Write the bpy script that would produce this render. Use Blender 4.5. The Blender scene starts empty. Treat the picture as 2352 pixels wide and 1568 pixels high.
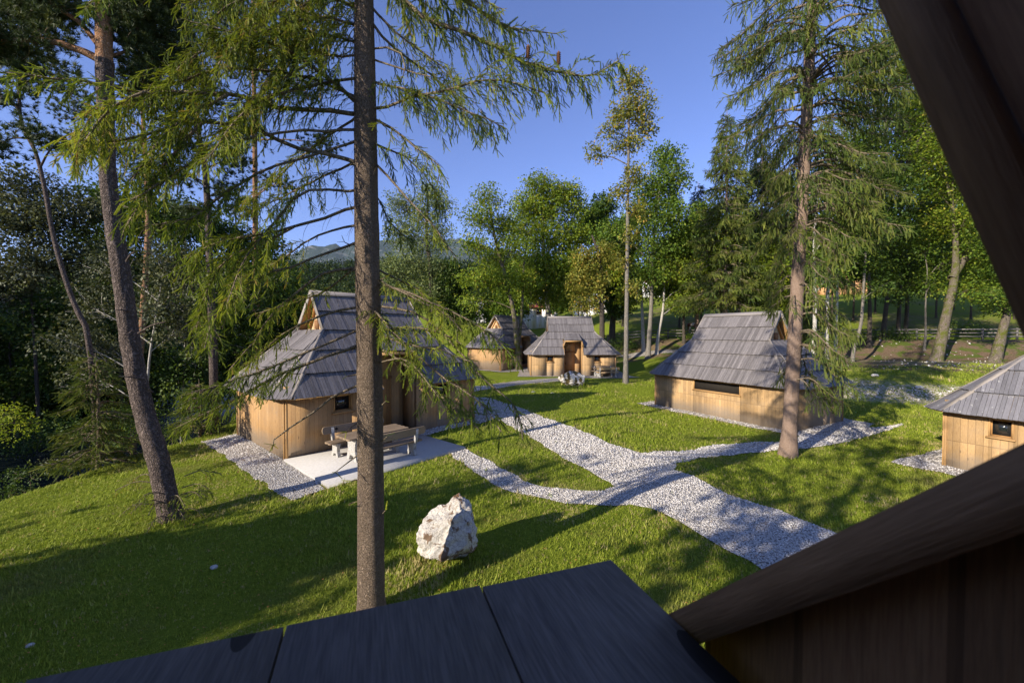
import bpy, math, random
import numpy as np
from mathutils import Vector, Matrix
from mathutils.geometry import delaunay_2d_cdt

random.seed(7); np.random.seed(7)
R = math.radians
S = bpy.context.scene
COL = S.collection

# ------------------------------------------------------------------ camera
FD, CX, CY, PITCH, EYE = 915.0, 1176.0, 784.0, R(1.19), 4.0   # photograph measured on a 2352 px wide copy
cam = bpy.data.cameras.new('camera'); cam_o = bpy.data.objects.new('camera', cam); COL.objects.link(cam_o)
cam.sensor_width = 36.0; cam.lens = 36.0 * FD / 2352.0
cam.clip_start = 0.05; cam.clip_end = 9000
cam_o.location = (0, 0, EYE); cam_o.rotation_euler = (R(90) - PITCH, 0, 0)
cam.dof.use_dof = True; cam.dof.focus_distance = 14.0; cam.dof.aperture_fstop = 4.0
S.camera = cam_o

# ------------------------------------------------------------------ sky and sun
SUN_AZ, SUN_EL = R(40), R(22)          # light travels towards (cos az, sin az)
TS = Vector((-math.cos(SUN_AZ) * math.cos(SUN_EL), -math.sin(SUN_AZ) * math.cos(SUN_EL), math.sin(SUN_EL)))
W = bpy.data.worlds.new('World'); S.world = W; W.use_nodes = True
wn = W.node_tree.nodes; wl = W.node_tree.links
bg = wn['Background']
sky = wn.new('ShaderNodeTexSky'); sky.sky_type = 'NISHITA'; sky.sun_disc = False
sky.sun_elevation = SUN_EL; sky.sun_rotation = math.atan2(TS.x, TS.y)
sky.altitude = 600; sky.air_density = 1.0; sky.dust_density = 0.15; sky.ozone_density = 4.0
wt = wn.new('ShaderNodeMix'); wt.data_type = 'RGBA'; wt.blend_type = 'MULTIPLY'; wt.inputs[0].default_value = 1; wt.inputs[7].default_value = (1.12, .99, 1.27, 1)
wl.new(sky.outputs[0], wt.inputs[6]); wl.new(wt.outputs[2], bg.inputs[0]); bg.inputs[1].default_value = 0.118
sun = bpy.data.lights.new('sun', 'SUN'); sun.energy = 5.0; sun.angle = R(0.5); sun.color = (1.0, 0.90, 0.76)
sun_o = bpy.data.objects.new('sun', sun); COL.objects.link(sun_o)
sun_o.rotation_euler = (-TS).to_track_quat('-Z', 'Y').to_euler()
S.view_settings.view_transform = 'Standard'; S.view_settings.look = 'None'
S.view_settings.gamma = 1.0; S.view_settings.exposure = 0.66
S.cycles.max_bounces = 5; S.cycles.diffuse_bounces = 3; S.cycles.transmission_bounces = 3
S.cycles.transparent_max_bounces = 4; S.cycles.volume_bounces = 0

# ------------------------------------------------------------------ terrain height
def ss(a, b, x):
    t = np.clip((np.asarray(x, float) - a) / (b - a), 0, 1); return t * t * (3 - 2 * t)
def wob(x, y, s, k=0.0):
    return (np.sin(x * s + 1.3 + k) * np.cos(y * s * 1.13 - .7 + k) + .5 * np.sin(x * s * 2.3 + y * s * 1.7 + k)
            + .3 * np.sin(y * s * 3.9 - x * s * 2.9 + 2 * k))
def hgt(x, y):
    x = np.asarray(x, float); y = np.asarray(y, float)
    q = y + .37 * (x - 5)
    z = -.52 * ss(3, 9, x) * (1 - ss(25, 31, y))
    z = z + (1.0 + .52 * (1 - ss(25, 31, y)) * 0) * ss(11, 19, x) * ss(31.5, 36.5, q) + .35 * ss(40, 47, q)
    z = z + 1.95 * ss(51, 59, q) + .2 * np.clip(q - 62, 0, 33) + .12 * np.clip(q - 95, 0, 60)
    hill = 27 * ss(150, 270, y + .1 * x) * (1 - .28 * ss(10, 90, x)) * (1 + .06 * wob(x, y, .03))
    z = z + hill
    edge = -12.6 - .28 * np.clip(y - 18, 0, 60) - .5 * np.clip(4 - y, 0, 3)
    left = np.clip(edge - x, 0, 200)
    drop = -3.4 * ss(0, 5.5, left) * (1 - ss(70, 120, y)) - .25 * ss(-3.5, 0, edge - x) * (1 - ss(40, 60, y))
    far = 14 * ss(24, 60, left) * (1 - ss(80, 140, y))
    z = z + drop + far
    z = z + .025 * wob(x, y, .9) * ss(2, 8, y) * (1 - ss(50, 58, q) * .0)
    return z

# ------------------------------------------------------------------ pixel -> world (measured places)
CP, SP = math.cos(PITCH), math.sin(PITCH)
def ray(px, py):
    a = (px - CX) / FD; b = -(py - CY) / FD
    return np.array([a, CP + b * SP, -SP + b * CP])
def at(px, py, Y):
    d = ray(px, py); return np.array([0, 0, EYE]) + d * (Y / d[1])
def gr(px, py):
    d = ray(px, py); d = d / d[1]; t = 3.0
    while t < 600:
        p = d * t
        if EYE + p[2] < hgt(p[0], p[1]): break
        t += .02 + t * .002
    p = d * t; return np.array([p[0], p[1], float(hgt(p[0], p[1]))])
def gz(x, y): return float(hgt(x, y))

# ------------------------------------------------------------------ mesh builder
class MB:
    def __init__(s): s.v = []; s.n = 0; s.f = []; s.r = []; s.m = []; s.u = []
    def add(s, V, F, r=None, mi=0, uv=None):
        V = np.asarray(V, float).reshape(-1, 3); F = np.asarray(F, int)
        if len(F) == 0: return
        s.v.append(V); s.f.append(F + s.n); s.n += len(V)
        if r is None: r = random.random()
        s.r.append(np.broadcast_to(np.asarray(r, float), (len(F),)).copy())
        s.m.append(np.full(len(F), mi))
        s.u.append(np.zeros((len(F), F.shape[1], 2)) if uv is None else np.asarray(uv, float))
    def build(s, name, mats, parent=None, world=False, smooth=False):
        V = np.concatenate(s.v) if s.v else np.zeros((0, 3))
        if world and parent is not None: V = V - np.array(parent.location)
        me = bpy.data.meshes.new(name)
        me.vertices.add(len(V)); me.vertices.foreach_set('co', V.astype(np.float32).ravel())
        tot = np.concatenate([np.full(len(f), f.shape[1]) for f in s.f])
        idx = np.concatenate([f.ravel() for f in s.f])
        st = np.concatenate([[0], np.cumsum(tot)[:-1]])
        me.loops.add(len(idx)); me.loops.foreach_set('vertex_index', idx.astype(np.int32))
        me.polygons.add(len(tot)); me.polygons.foreach_set('loop_start', st.astype(np.int32))
        me.polygons.foreach_set('loop_total', tot.astype(np.int32))
        me.polygons.foreach_set('material_index', np.concatenate(s.m).astype(np.int32))
        if smooth: me.polygons.foreach_set('use_smooth', np.ones(len(tot), bool))
        a = me.attributes.new('rnd', 'FLOAT', 'FACE'); a.data.foreach_set('value', np.concatenate(s.r).astype(np.float32))
        ul = me.uv_layers.new(name='UVMap')
        ul.data.foreach_set('uv', np.concatenate([u.reshape(-1, 2) for u in s.u]).astype(np.float32).ravel())
        for m in (mats if isinstance(mats, (list, tuple)) else [mats]): me.materials.append(m)
        me.update(calc_edges=True); me.validate()
        o = bpy.data.objects.new(name, me); COL.objects.link(o)
        if parent is not None: o.parent = parent
        return o

QF = np.array([[0, 1, 2, 3], [7, 6, 5, 4], [0, 4, 5, 1], [1, 5, 6, 2], [2, 6, 7, 3], [3, 7, 4, 0]])
def obox(mb, c, ax, ay, az, mi=0, r=None, off=None):
    """box with centre c and half-axis vectors; UV in metres with V along the longest axis"""
    c = np.array(c, float); A = [np.array(v, float) for v in (ax, ay, az)]
    L = [np.linalg.norm(v) for v in A]
    if np.dot(np.cross(A[0], A[1]), A[2]) < 0: A[0] = -A[0]
    sg = [(-1, -1, -1), (-1, 1, -1), (1, 1, -1), (1, -1, -1), (-1, -1, 1), (-1, 1, 1), (1, 1, 1), (1, -1, 1)]
    V = np.array([c + a * A[0] + b * A[1] + d * A[2] for a, b, d in sg])
    g = int(np.argmax(L)); oth = [i for i in range(3) if i != g]
    o = (random.uniform(0, 40), random.uniform(0, 40)) if off is None else off
    uv = np.zeros((6, 4, 2))
    for i, f in enumerate(QF):
        for j, vi in enumerate(f):
            s_ = sg[vi]
            uv[i, j] = (s_[oth[0]] * L[oth[0]] + s_[oth[1]] * L[oth[1]] + o[0], s_[g] * L[g] + o[1])
    mb.add(V, QF, r=r, mi=mi, uv=uv)
def bx(mb, x0, x1, y0, y1, z0, z1, mi=0, r=None):
    obox(mb, ((x0 + x1) / 2, (y0 + y1) / 2, (z0 + z1) / 2), ((x1 - x0) / 2, 0, 0), (0, (y1 - y0) / 2, 0), (0, 0, (z1 - z0) / 2), mi, r)
def bar(mb, a, b, w, h, up=(0, 0, 1), mi=0, r=None):
    a = np.array(a, float); b = np.array(b, float); d = b - a; L = np.linalg.norm(d); d /= L
    s_ = np.cross(d, up); s_ /= np.linalg.norm(s_); u = np.cross(s_, d)
    obox(mb, (a + b) / 2, d * L / 2, s_ * w / 2, u * h / 2, mi, r)
def prism(mb, pts, n, t, mi=0, r=None, uvd=None):
    """convex/concave planar polygon pts (3D, ccw seen from n), extruded by -n*t"""
    P = np.array(pts, float); n = np.array(n, float); n /= np.linalg.norm(n); k = len(P)
    V = np.vstack([P, P - n * t])
    if uvd is None: u = P[1] - P[0]; u /= np.linalg.norm(u)
    else: u = np.array(uvd, float); u /= np.linalg.norm(u)
    v = np.cross(n, u); o = (random.uniform(0, 9), random.uniform(0, 9))
    UV = np.stack([V @ u + o[0], V @ v + o[1]], 1)
    r = random.random() if r is None else r
    mb.add(V, [list(range(k))], r, mi, [UV[:k]])
    mb.add(V, [list(range(2 * k - 1, k - 1, -1))], r, mi, [UV[list(range(2 * k - 1, k - 1, -1))]])
    F = [[i, i + k, (i + 1) % k + k, (i + 1) % k] for i in range(k)]
    mb.add(V, F, r, mi, [[UV[j] for j in f] for f in F])
def tube(mb, pts, rad, sides=8, mi=0, r=None, cap=True, lump=0.0):
    P = np.array(pts, float); n = len(P); rad = np.broadcast_to(np.asarray(rad, float), (n,))
    T = np.gradient(P, axis=0); T /= (np.linalg.norm(T, axis=1, keepdims=True) + 1e-9)
    ref = np.array([0, 0, 1.]) if abs(T[0][2]) < .9 else np.array([0, 1., 0])
    A = np.cross(T, ref); A /= (np.linalg.norm(A, axis=1, keepdims=True) + 1e-9); B = np.cross(T, A)
    an = np.arange(sides) * 2 * math.pi / sides
    rr = rad[:, None] * (1 + (lump * np.random.randn(n, sides) if lump else 0))
    V = P[:, None] + rr[..., None] * (np.cos(an)[None, :, None] * A[:, None] + np.sin(an)[None, :, None] * B[:, None])
    V = V.reshape(-1, 3)
    i = np.arange(n - 1)[:, None] * sides; j = np.arange(sides)[None]; k = (j + 1) % sides
    F = np.stack([i + j, i + k, i + sides + k, i + sides + j], -1).reshape(-1, 4)
    mb.add(V, F, r if r is not None else random.random(), mi)
    if cap and sides > 3:
        mb.add(V[-sides:], [list(range(sides))[::-1]] if False else [list(range(sides))], 0.5, mi)
def smooth_path(pts, n):
    P = np.array(pts, float); k = len(P)
    if k < 3: return np.array([P[0] + (P[-1] - P[0]) * t for t in np.linspace(0, 1, n)])
    Q = np.vstack([2 * P[0] - P[1], P, 2 * P[-1] - P[-2]]); out = []
    for t in np.linspace(0, k - 1 - 1e-6, n):
        i = int(t); f = t - i; a, b, c, d = Q[i], Q[i + 1], Q[i + 2], Q[i + 3]
        out.append(.5 * (2 * b + (c - a) * f + (2 * a - 5 * b + 4 * c - d) * f * f + (3 * b - a - 3 * c + d) * f ** 3))
    return np.array(out)
def unit(v): return v / (np.linalg.norm(v, axis=-1, keepdims=True) + 1e-9)
def frames(d, roll=None, up=(0, 0, 1.)):
    """N frames with columns x=d, y=side, z=normal"""
    d = unit(np.asarray(d, float)); up = np.broadcast_to(np.array(up, float), d.shape)
    y = np.cross(up, d); bad = np.linalg.norm(y, axis=1) < .05
    y[bad] = np.array([1., 0, 0]); y = unit(y); z = np.cross(d, y)
    if roll is not None:
        c = np.cos(roll)[:, None]; s_ = np.sin(roll)[:, None]; y, z = y * c + z * s_, z * c - y * s_
    return np.stack([d, y, z], -1)
def scatter(mb, TV, TF, pos, M, r, mi=0):
    N = len(pos)
    if N == 0: return
    V = np.einsum('nij,kj->nki', M, TV) + pos[:, None]
    k = len(TV); F = (TF[None] + (np.arange(N) * k)[:, None, None]).reshape(-1, TF.shape[1])
    mb.add(V.reshape(-1, 3), F, np.repeat(r, len(TF)), mi)

# ------------------------------------------------------------------ tags
def tag(o, label=None, cat=None, group=None, kind=None):
    if label: o['label'] = label
    if cat: o['category'] = cat
    if group: o['group'] = group
    if kind: o['kind'] = kind
    return o
def thing(name, loc, label, cat, group=None, rz=0):
    e = bpy.data.objects.new(name, None); COL.objects.link(e); e.empty_display_size = .2
    e.location = tuple(float(c) for c in loc); e.rotation_euler = (0, 0, rz)
    return tag(e, label, cat, group)

# ------------------------------------------------------------------ materials
def nt(name):
    m = bpy.data.materials.new(name); m.use_nodes = True; t = m.node_tree
    b = t.nodes['Principled BSDF']; b.inputs['Specular IOR Level'].default_value = .25
    return m, t, t.nodes, t.links, b
def ramp(N, L, fac, stops):
    r = N.new('ShaderNodeValToRGB'); L.new(fac, r.inputs[0]); e = r.color_ramp.elements
    while len(e) < len(stops): e.new(.5)
    for i, (p, c) in enumerate(stops): e[i].position = p; e[i].color = (*c, 1) if len(c) == 3 else c
    return r.outputs[0]
def noise_(N, L, vec, scale, det=4, rough=.55, dist=0, mp=None):
    if mp:
        k = N.new('ShaderNodeMapping'); k.inputs['Scale'].default_value = mp; L.new(vec, k.inputs[0]); vec = k.outputs[0]
    n = N.new('ShaderNodeTexNoise'); n.inputs['Scale'].default_value = scale; n.inputs['Detail'].default_value = det
    n.inputs['Roughness'].default_value = rough; n.inputs['Distortion'].default_value = dist; L.new(vec, n.inputs[0]); return n.outputs[0]
def mix(N, L, f, a, b, mode='MIX'):
    m = N.new('ShaderNodeMix'); m.data_type = 'RGBA'; m.blend_type = mode
    for s_, v in ((0, f), (6, a), (7, b)):
        if isinstance(v, (int, float)): m.inputs[s_].default_value = v
        elif isinstance(v, tuple): m.inputs[s_].default_value = (*v, 1)
        else: L.new(v, m.inputs[s_])
    return m.outputs[2]
def mth(N, L, op, a, b=0.0, c=None):
    m = N.new('ShaderNodeMath'); m.operation = op
    for i, v in enumerate((a, b, c)):
        if v is None: continue
        if isinstance(v, (int, float)): m.inputs[i].default_value = v
        else: L.new(v, m.inputs[i])
    return m.outputs[0]
def bump(N, L, b, h, st=.5, dist=.02):
    k = N.new('ShaderNodeBump'); k.inputs['Strength'].default_value = st; k.inputs['Distance'].default_value = dist
    L.new(h, k.inputs['Height']); L.new(k.outputs[0], b.inputs['Normal'])
def attr(N, name):
    a = N.new('ShaderNodeAttribute'); a.attribute_name = name; return a.outputs['Fac']
def wood(name, ca, cb, dark, plank=0.0, rough=.75, knots=.5, var=.35, joint=0.0, lichen=0.0, splash=False, ks=.09):
    m, t, N, L, b = nt(name)
    uv = N.new('ShaderNodeUVMap').outputs[0]; sp = N.new('ShaderNodeSeparateXYZ'); L.new(uv, sp.inputs[0])
    g = noise_(N, L, uv, 9, 5, .6, .4, (6, .5, 1)); f = noise_(N, L, uv, 40, 3, .6, .2, (5, .25, 1))
    big = noise_(N, L, uv, 1.1, 3, .6)
    col = mix(N, L, ramp(N, L, g, [(.3, (0, 0, 0)), (.7, (1, 1, 1))]), ca, cb)
    col = mix(N, L, mth(N, L, 'MULTIPLY', ramp(N, L, f, [(.35, (1, 1, 1)), (.6, (0, 0, 0))]), .45), col, dark)
    col = mix(N, L, mth(N, L, 'MULTIPLY', ramp(N, L, big, [(.42, (0, 0, 0)), (.75, (1, 1, 1))]), .35), col, dark)
    rn = attr(N, 'rnd')
    hs = None
    if plank:
        fr = mth(N, L, 'FRACT', mth(N, L, 'DIVIDE', sp.outputs[0], plank)); fl = mth(N, L, 'FLOOR', mth(N, L, 'DIVIDE', sp.outputs[0], plank))
        if joint:
            row = mth(N, L, 'GREATER_THAN', sp.outputs[1], joint); fl = mth(N, L, 'ADD', fl, mth(N, L, 'MULTIPLY', row, 37.3))
        wnn = N.new('ShaderNodeTexWhiteNoise'); wnn.noise_dimensions = '1D'; L.new(fl, wnn.inputs['W']); rn = wnn.outputs['Value']
        edge = mth(N, L, 'LESS_THAN', mth(N, L, 'ABSOLUTE', mth(N, L, 'SUBTRACT', fr, .5)), .46)
        if joint:
            jl = mth(N, L, 'GREATER_THAN', mth(N, L, 'ABSOLUTE', mth(N, L, 'SUBTRACT', sp.outputs[1], joint)), .012)
            edge = mth(N, L, 'MULTIPLY', edge, jl)
        col = mix(N, L, mth(N, L, 'MULTIPLY', mth(N, L, 'SUBTRACT', 1.0, edge), .75), col, dark); hs = edge
    hv = N.new('ShaderNodeHueSaturation'); L.new(col, hv.inputs['Color'])
    L.new(mth(N, L, 'MULTIPLY_ADD', rn, var * 1.6, 1 - var * .8), hv.inputs['Value']); col = hv.outputs[0]
    if knots:
        k = N.new('ShaderNodeMapping'); k.inputs['Scale'].default_value = (5.5, 1.7, 1); L.new(uv, k.inputs[0])
        v = N.new('ShaderNodeTexVoronoi'); v.inputs['Scale'].default_value = 1.0; L.new(k.outputs[0], v.inputs[0])
        kk = mth(N, L, 'LESS_THAN', v.outputs['Distance'], ks)
        col = mix(N, L, mth(N, L, 'MULTIPLY', kk, knots), col, tuple(c * .45 for c in dark))
    if splash:
        sn = noise_(N, L, uv, 3.0, 4, .7); hh = mth(N, L, 'ADD', sp.outputs[1], mth(N, L, 'MULTIPLY', sn, -.5))
        col = mix(N, L, mth(N, L, 'MULTIPLY', ramp(N, L, hh, [(.0, (1, 1, 1)), (.45, (0, 0, 0))]), .7), col, (.22, .19, .155))
        col = mix(N, L, mth(N, L, 'MULTIPLY', ramp(N, L, noise_(N, L, uv, 1.6, 5, .7), [(.5, (0, 0, 0)), (.7, (1, 1, 1))]), .4), col, (.27, .215, .15))
    if lichen:
        nn = noise_(N, L, uv, 5.5, 4, .7)
        col = mix(N, L, ramp(N, L, nn, [(.63, (0, 0, 0)), (.68, (lichen,) * 3)]), col, (.5, .5, .46))
    L.new(col, b.inputs['Base Color']); b.inputs['Roughness'].default_value = rough
    h = mth(N, L, 'ADD', g, mth(N, L, 'MULTIPLY', f, .5))
    if hs is not None: h = mth(N, L, 'ADD', h, mth(N, L, 'MULTIPLY', hs, 1.2))
    bump(N, L, b, h, .55, .006); return m
def leafm(name, stops, trans=.35, rough=.55):
    m, t, N, L, b = nt(name); rn = attr(N, 'rnd')
    col = ramp(N, L, rn, stops)
    g = N.new('ShaderNodeNewGeometry')
    n = noise_(N, L, g.outputs['Position'], .45, 2)
    hv = N.new('ShaderNodeHueSaturation'); L.new(col, hv.inputs['Color'])
    L.new(mth(N, L, 'MULTIPLY_ADD', n, 1.0, .5), hv.inputs['Value']); col = hv.outputs[0]
    L.new(col, b.inputs['Base Color']); b.inputs['Roughness'].default_value = rough
    tr = N.new('ShaderNodeBsdfTranslucent'); L.new(mix(N, L, 1.0, col, (1.0, .95, .5), 'MULTIPLY'), tr.inputs[0])
    ms = N.new('ShaderNodeMixShader'); ms.inputs[0].default_value = trans
    L.new(b.outputs[0], ms.inputs[1]); L.new(tr.outputs[0], ms.inputs[2]); L.new(ms.outputs[0], N['Material Output'].inputs[0])
    return m
def bark(name, ca, cb, cc, scale=9, stretch=.3, moss=None, plates=True, st=1.0, crack=.6):
    m, t, N, L, b = nt(name); tc = N.new('ShaderNodeTexCoord').outputs['Object']
    n1 = noise_(N, L, tc, scale, 5, .65, .6, (1, 1, stretch)); n2 = noise_(N, L, tc, scale * 4, 3, .6, 0, (1, 1, .6))
    k = N.new('ShaderNodeMapping'); k.inputs['Scale'].default_value = (1, 1, .45); L.new(tc, k.inputs[0])
    nx = N.new('ShaderNodeMix'); nx.data_type = 'VECTOR'; nx.inputs[0].default_value = .22; L.new(k.outputs[0], nx.inputs[4])
    nn = N.new('ShaderNodeTexNoise'); nn.inputs['Scale'].default_value = 9; L.new(tc, nn.inputs[0]); L.new(nn.outputs['Color'], nx.inputs[5])
    v = N.new('ShaderNodeTexVoronoi'); v.feature = 'DISTANCE_TO_EDGE'; v.inputs['Scale'].default_value = scale * 3.2; L.new(nx.outputs[1], v.inputs[0])
    cr = ramp(N, L, v.outputs['Distance'], [(.0, (0, 0, 0)), (.22, (1, 1, 1))])
    col = mix(N, L, ramp(N, L, n1, [(.3, (0, 0, 0)), (.7, (1, 1, 1))]), ca, cb)
    col = mix(N, L, mth(N, L, 'MULTIPLY', ramp(N, L, n2, [(.45, (0, 0, 0)), (.7, (1, 1, 1))]), .6), col, cc)
    if plates: col = mix(N, L, mth(N, L, 'MULTIPLY', mth(N, L, 'SUBTRACT', 1.0, cr), crack), col, tuple(c * .35 for c in ca))
    if moss: col = mix(N, L, ramp(N, L, noise_(N, L, tc, 2.2, 4, .7), [(.45, (0, 0, 0)), (.6, (1, 1, 1))]), col, moss)
    L.new(col, b.inputs['Base Color']); b.inputs['Roughness'].default_value = .9; b.inputs['Specular IOR Level'].default_value = .1
    h = mth(N, L, 'ADD', mth(N, L, 'MULTIPLY', cr, .6), mth(N, L, 'ADD', n1, n2)); bump(N, L, b, h, st, .03); return m
def plain(name, c, rough=.6, metal=0.0, var=.12, sc=8, bst=.2):
    m, t, N, L, b = nt(name); tc = N.new('ShaderNodeTexCoord').outputs['Object']
    n = noise_(N, L, tc, sc, 5, .65)
    col = mix(N, L, ramp(N, L, n, [(.3, (0, 0, 0)), (.7, (1, 1, 1))]), tuple(x * (1 - var) for x in c), tuple(min(1, x * (1 + var)) for x in c))
    L.new(col, b.inputs['Base Color']); b.inputs['Roughness'].default_value = rough; b.inputs['Metallic'].default_value = metal
    bump(N, L, b, n, bst, .01); return m

M = {}
M['wall'] = wood('larch_wall', (.50, .31, .14), (.41, .245, .105), (.21, .115, .05), plank=.14, joint=0, knots=.6, var=.16, splash=True)
M['wallj'] = wood('larch_wall_two_courses', (.52, .34, .16), (.42, .265, .12), (.22, .14, .07), plank=.17, joint=.98, knots=.6, var=.2, splash=True)
M['trim'] = wood('larch_trim', (.52, .32, .14), (.42, .25, .10), (.22, .12, .05), var=.2)
M['door'] = wood('door_boards', (.50, .28, .10), (.42, .22, .08), (.2, .1, .04), plank=.16, var=.12)
M['gable'] = wood('pale_gable_boards', (.66, .48, .27), (.55, .38, .20), (.3, .18, .08), plank=.14, var=.2)
M['roof'] = wood('weathered_roof_boards', (.235, .215, .21), (.155, .143, .142), (.055, .05, .05), var=.32, knots=.2, rough=.62)
M['roofl'] = wood('weathered_roof_boards_lichen', (.21, .205, .22), (.15, .145, .155), (.08, .075, .08), var=.3, knots=.2, lichen=.75)
M['ridge'] = wood('ridge_boards', (.26, .24, .23), (.2, .18, .17), (.1, .09, .08), var=.4)
M['rake'] = wood('rake_boards', (.36, .32, .28), (.28, .25, .22), (.14, .12, .10), var=.3)
M['bench'] = wood('bench_boards', (.34, .25, .16), (.26, .19, .12), (.12, .08, .05), var=.25)
M['benchl'] = wood('pale_bench_boards', (.55, .38, .19), (.46, .30, .14), (.25, .15, .07), var=.2)
M['carve'] = wood('orange_carved_board', (.55, .26, .07), (.45, .20, .05), (.2, .09, .03), var=.1)
M['fence'] = wood('fence_boards', (.20, .185, .165), (.155, .14, .125), (.08, .07, .06), var=.4)
M['ledge'] = wood('grey_ledge_planks', (.20, .17, .15), (.12, .105, .095), (.035, .03, .027), var=.3, knots=.9, ks=.17)
M['lining'] = wood('brown_lining_boards', (.34, .175, .075), (.28, .14, .06), (.12, .06, .025), plank=.19, var=.15)
M['rail'] = wood('brown_rail', (.38, .215, .105), (.31, .17, .08), (.15, .08, .035), var=.15)
M['dark'] = plain('painted_shade', (.02, .017, .014), .9)  # near-black colour standing for shade in bench cutouts and the open loggia
M['iron'] = plain('black_iron', (.02, .02, .022), .4, .8)
M['concrete'] = plain('brushed_concrete', (.42, .405, .38), .9, var=.12, sc=14, bst=.5)
M['leg'] = plain('cast_stone_leg', (.36, .345, .32), .9, var=.45, sc=30, bst=.8)
M['glass'], _t, _N, _L, _b = nt('window_glass'); _b.inputs['Base Color'].default_value = (.015, .018, .02, 1)
_b.inputs['Roughness'].default_value = .05; _b.inputs['Specular IOR Level'].default_value = .8
M['white'] = plain('white_render', (.78, .77, .74), .9, var=.05)
M['redroof'] = plain('red_roof_tiles', (.36, .10, .06), .8, var=.2)
M['orroof'] = plain('orange_roof_tiles', (.50, .20, .10), .8, var=.2)
M['orwall'] = plain('orange_render', (.62, .34, .16), .9)
M['greyroof'] = plain('grey_roof_sheet', (.42, .41, .41), .7)
M['needle'] = leafm('spruce_needles', [(0, (0.068, 0.116, 0.024)), (.45, (0.223, 0.290, 0.035)), (.85, (0.427, 0.466, 0.058)), (1, (0.389, 0.290, 0.077))], .38, .5)
M['needle2'] = leafm('hanging_spruce_needles', [(0, (0.047, 0.085, 0.024)), (.5, (0.140, 0.191, 0.036)), (1, (0.265, 0.282, 0.053))], .35, .5)
M['needled'] = leafm('dark_spruce_needles', [(0, (.010, .026, .012)), (.6, (.025, .048, .016)), (1, (.05, .075, .018))], .2, .5)
M['pine'] = leafm('pine_needles', [(0, (.030, .052, .022)), (.6, (.070, .100, .034)), (1, (.13, .15, .04))], .25, .5)
M['lf_y'] = leafm('yellow_green_leaves', [(0, (.085, .15, .015)), (.6, (.215, .295, .025)), (.9, (.32, .37, .035)), (1, (.42, .36, .05))], .42)
M['lf_o'] = leafm('olive_autumn_leaves', [(0, (.11, .135, .025)), (.5, (.24, .255, .04)), (.85, (.36, .32, .06)), (1, (.46, .29, .06))], .4)
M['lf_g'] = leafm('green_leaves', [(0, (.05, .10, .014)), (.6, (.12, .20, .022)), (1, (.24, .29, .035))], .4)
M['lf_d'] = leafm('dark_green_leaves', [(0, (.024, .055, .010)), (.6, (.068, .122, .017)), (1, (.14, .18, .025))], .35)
M['lf_b'] = leafm('bright_beech_leaves', [(0, (.12, .19, .015)), (.6, (.26, .34, .022)), (1, (.38, .40, .04))], .45)
M['lf_w'] = leafm('grey_willow_leaves', [(0, (0.046, 0.060, 0.028)), (.6, (0.086, 0.101, 0.046)), (1, (0.138, 0.144, 0.057))], .25)
M['lf_p'] = leafm('pale_poplar_leaves', [(0, (0.106, 0.150, 0.053)), (.6, (0.196, 0.247, 0.083)), (1, (0.300, 0.330, 0.106))], .35)
M['lf_f'] = leafm('far_forest_leaves', [(0, (0.020, 0.042, 0.013)), (.6, (0.046, 0.077, 0.020)), (1, (0.099, 0.121, 0.028))], .2)
M['b_spruce'] = bark('spruce_bark', (.21, .155, .11), (.31, .23, .165), (.44, .35, .27), 17, .6, st=1.0, crack=.45)
M['b_spruce2'] = bark('ruddy_spruce_bark', (.24, .165, .115), (.34, .24, .18), (.44, .34, .27), 12, .6, plates=True, st=.7, crack=.22)
M['b_pine'] = bark('pine_plate_bark', (.10, .078, .065), (.16, .125, .105), (.28, .22, .19), 5.5, .22, st=1.0)
M['b_orange'] = bark('flaking_orange_pine_bark', (.42, .21, .10), (.52, .30, .17), (.62, .45, .32), 9, .5)
M['b_dark'] = bark('dark_bark', (.07, .058, .045), (.12, .10, .08), (.20, .17, .13), 7, .3)
M['b_grey'] = bark('grey_bark', (.20, .175, .14), (.30, .27, .22), (.46, .43, .37), 6, .4)
M['b_moss'] = bark('mossy_bark', (.13, .105, .08), (.21, .17, .125), (.36, .31, .25), 4, .35, moss=(.10, .11, .02))
M['b_white'] = bark('pale_birch_bark', (.36, .33, .28), (.52, .49, .43), (.10, .09, .08), 5, .8, plates=False, st=.4)
M['b_twig'] = bark('bare_twigs', (.22, .17, .11), (.30, .24, .16), (.38, .31, .22), 10, .5, plates=False)

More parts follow.
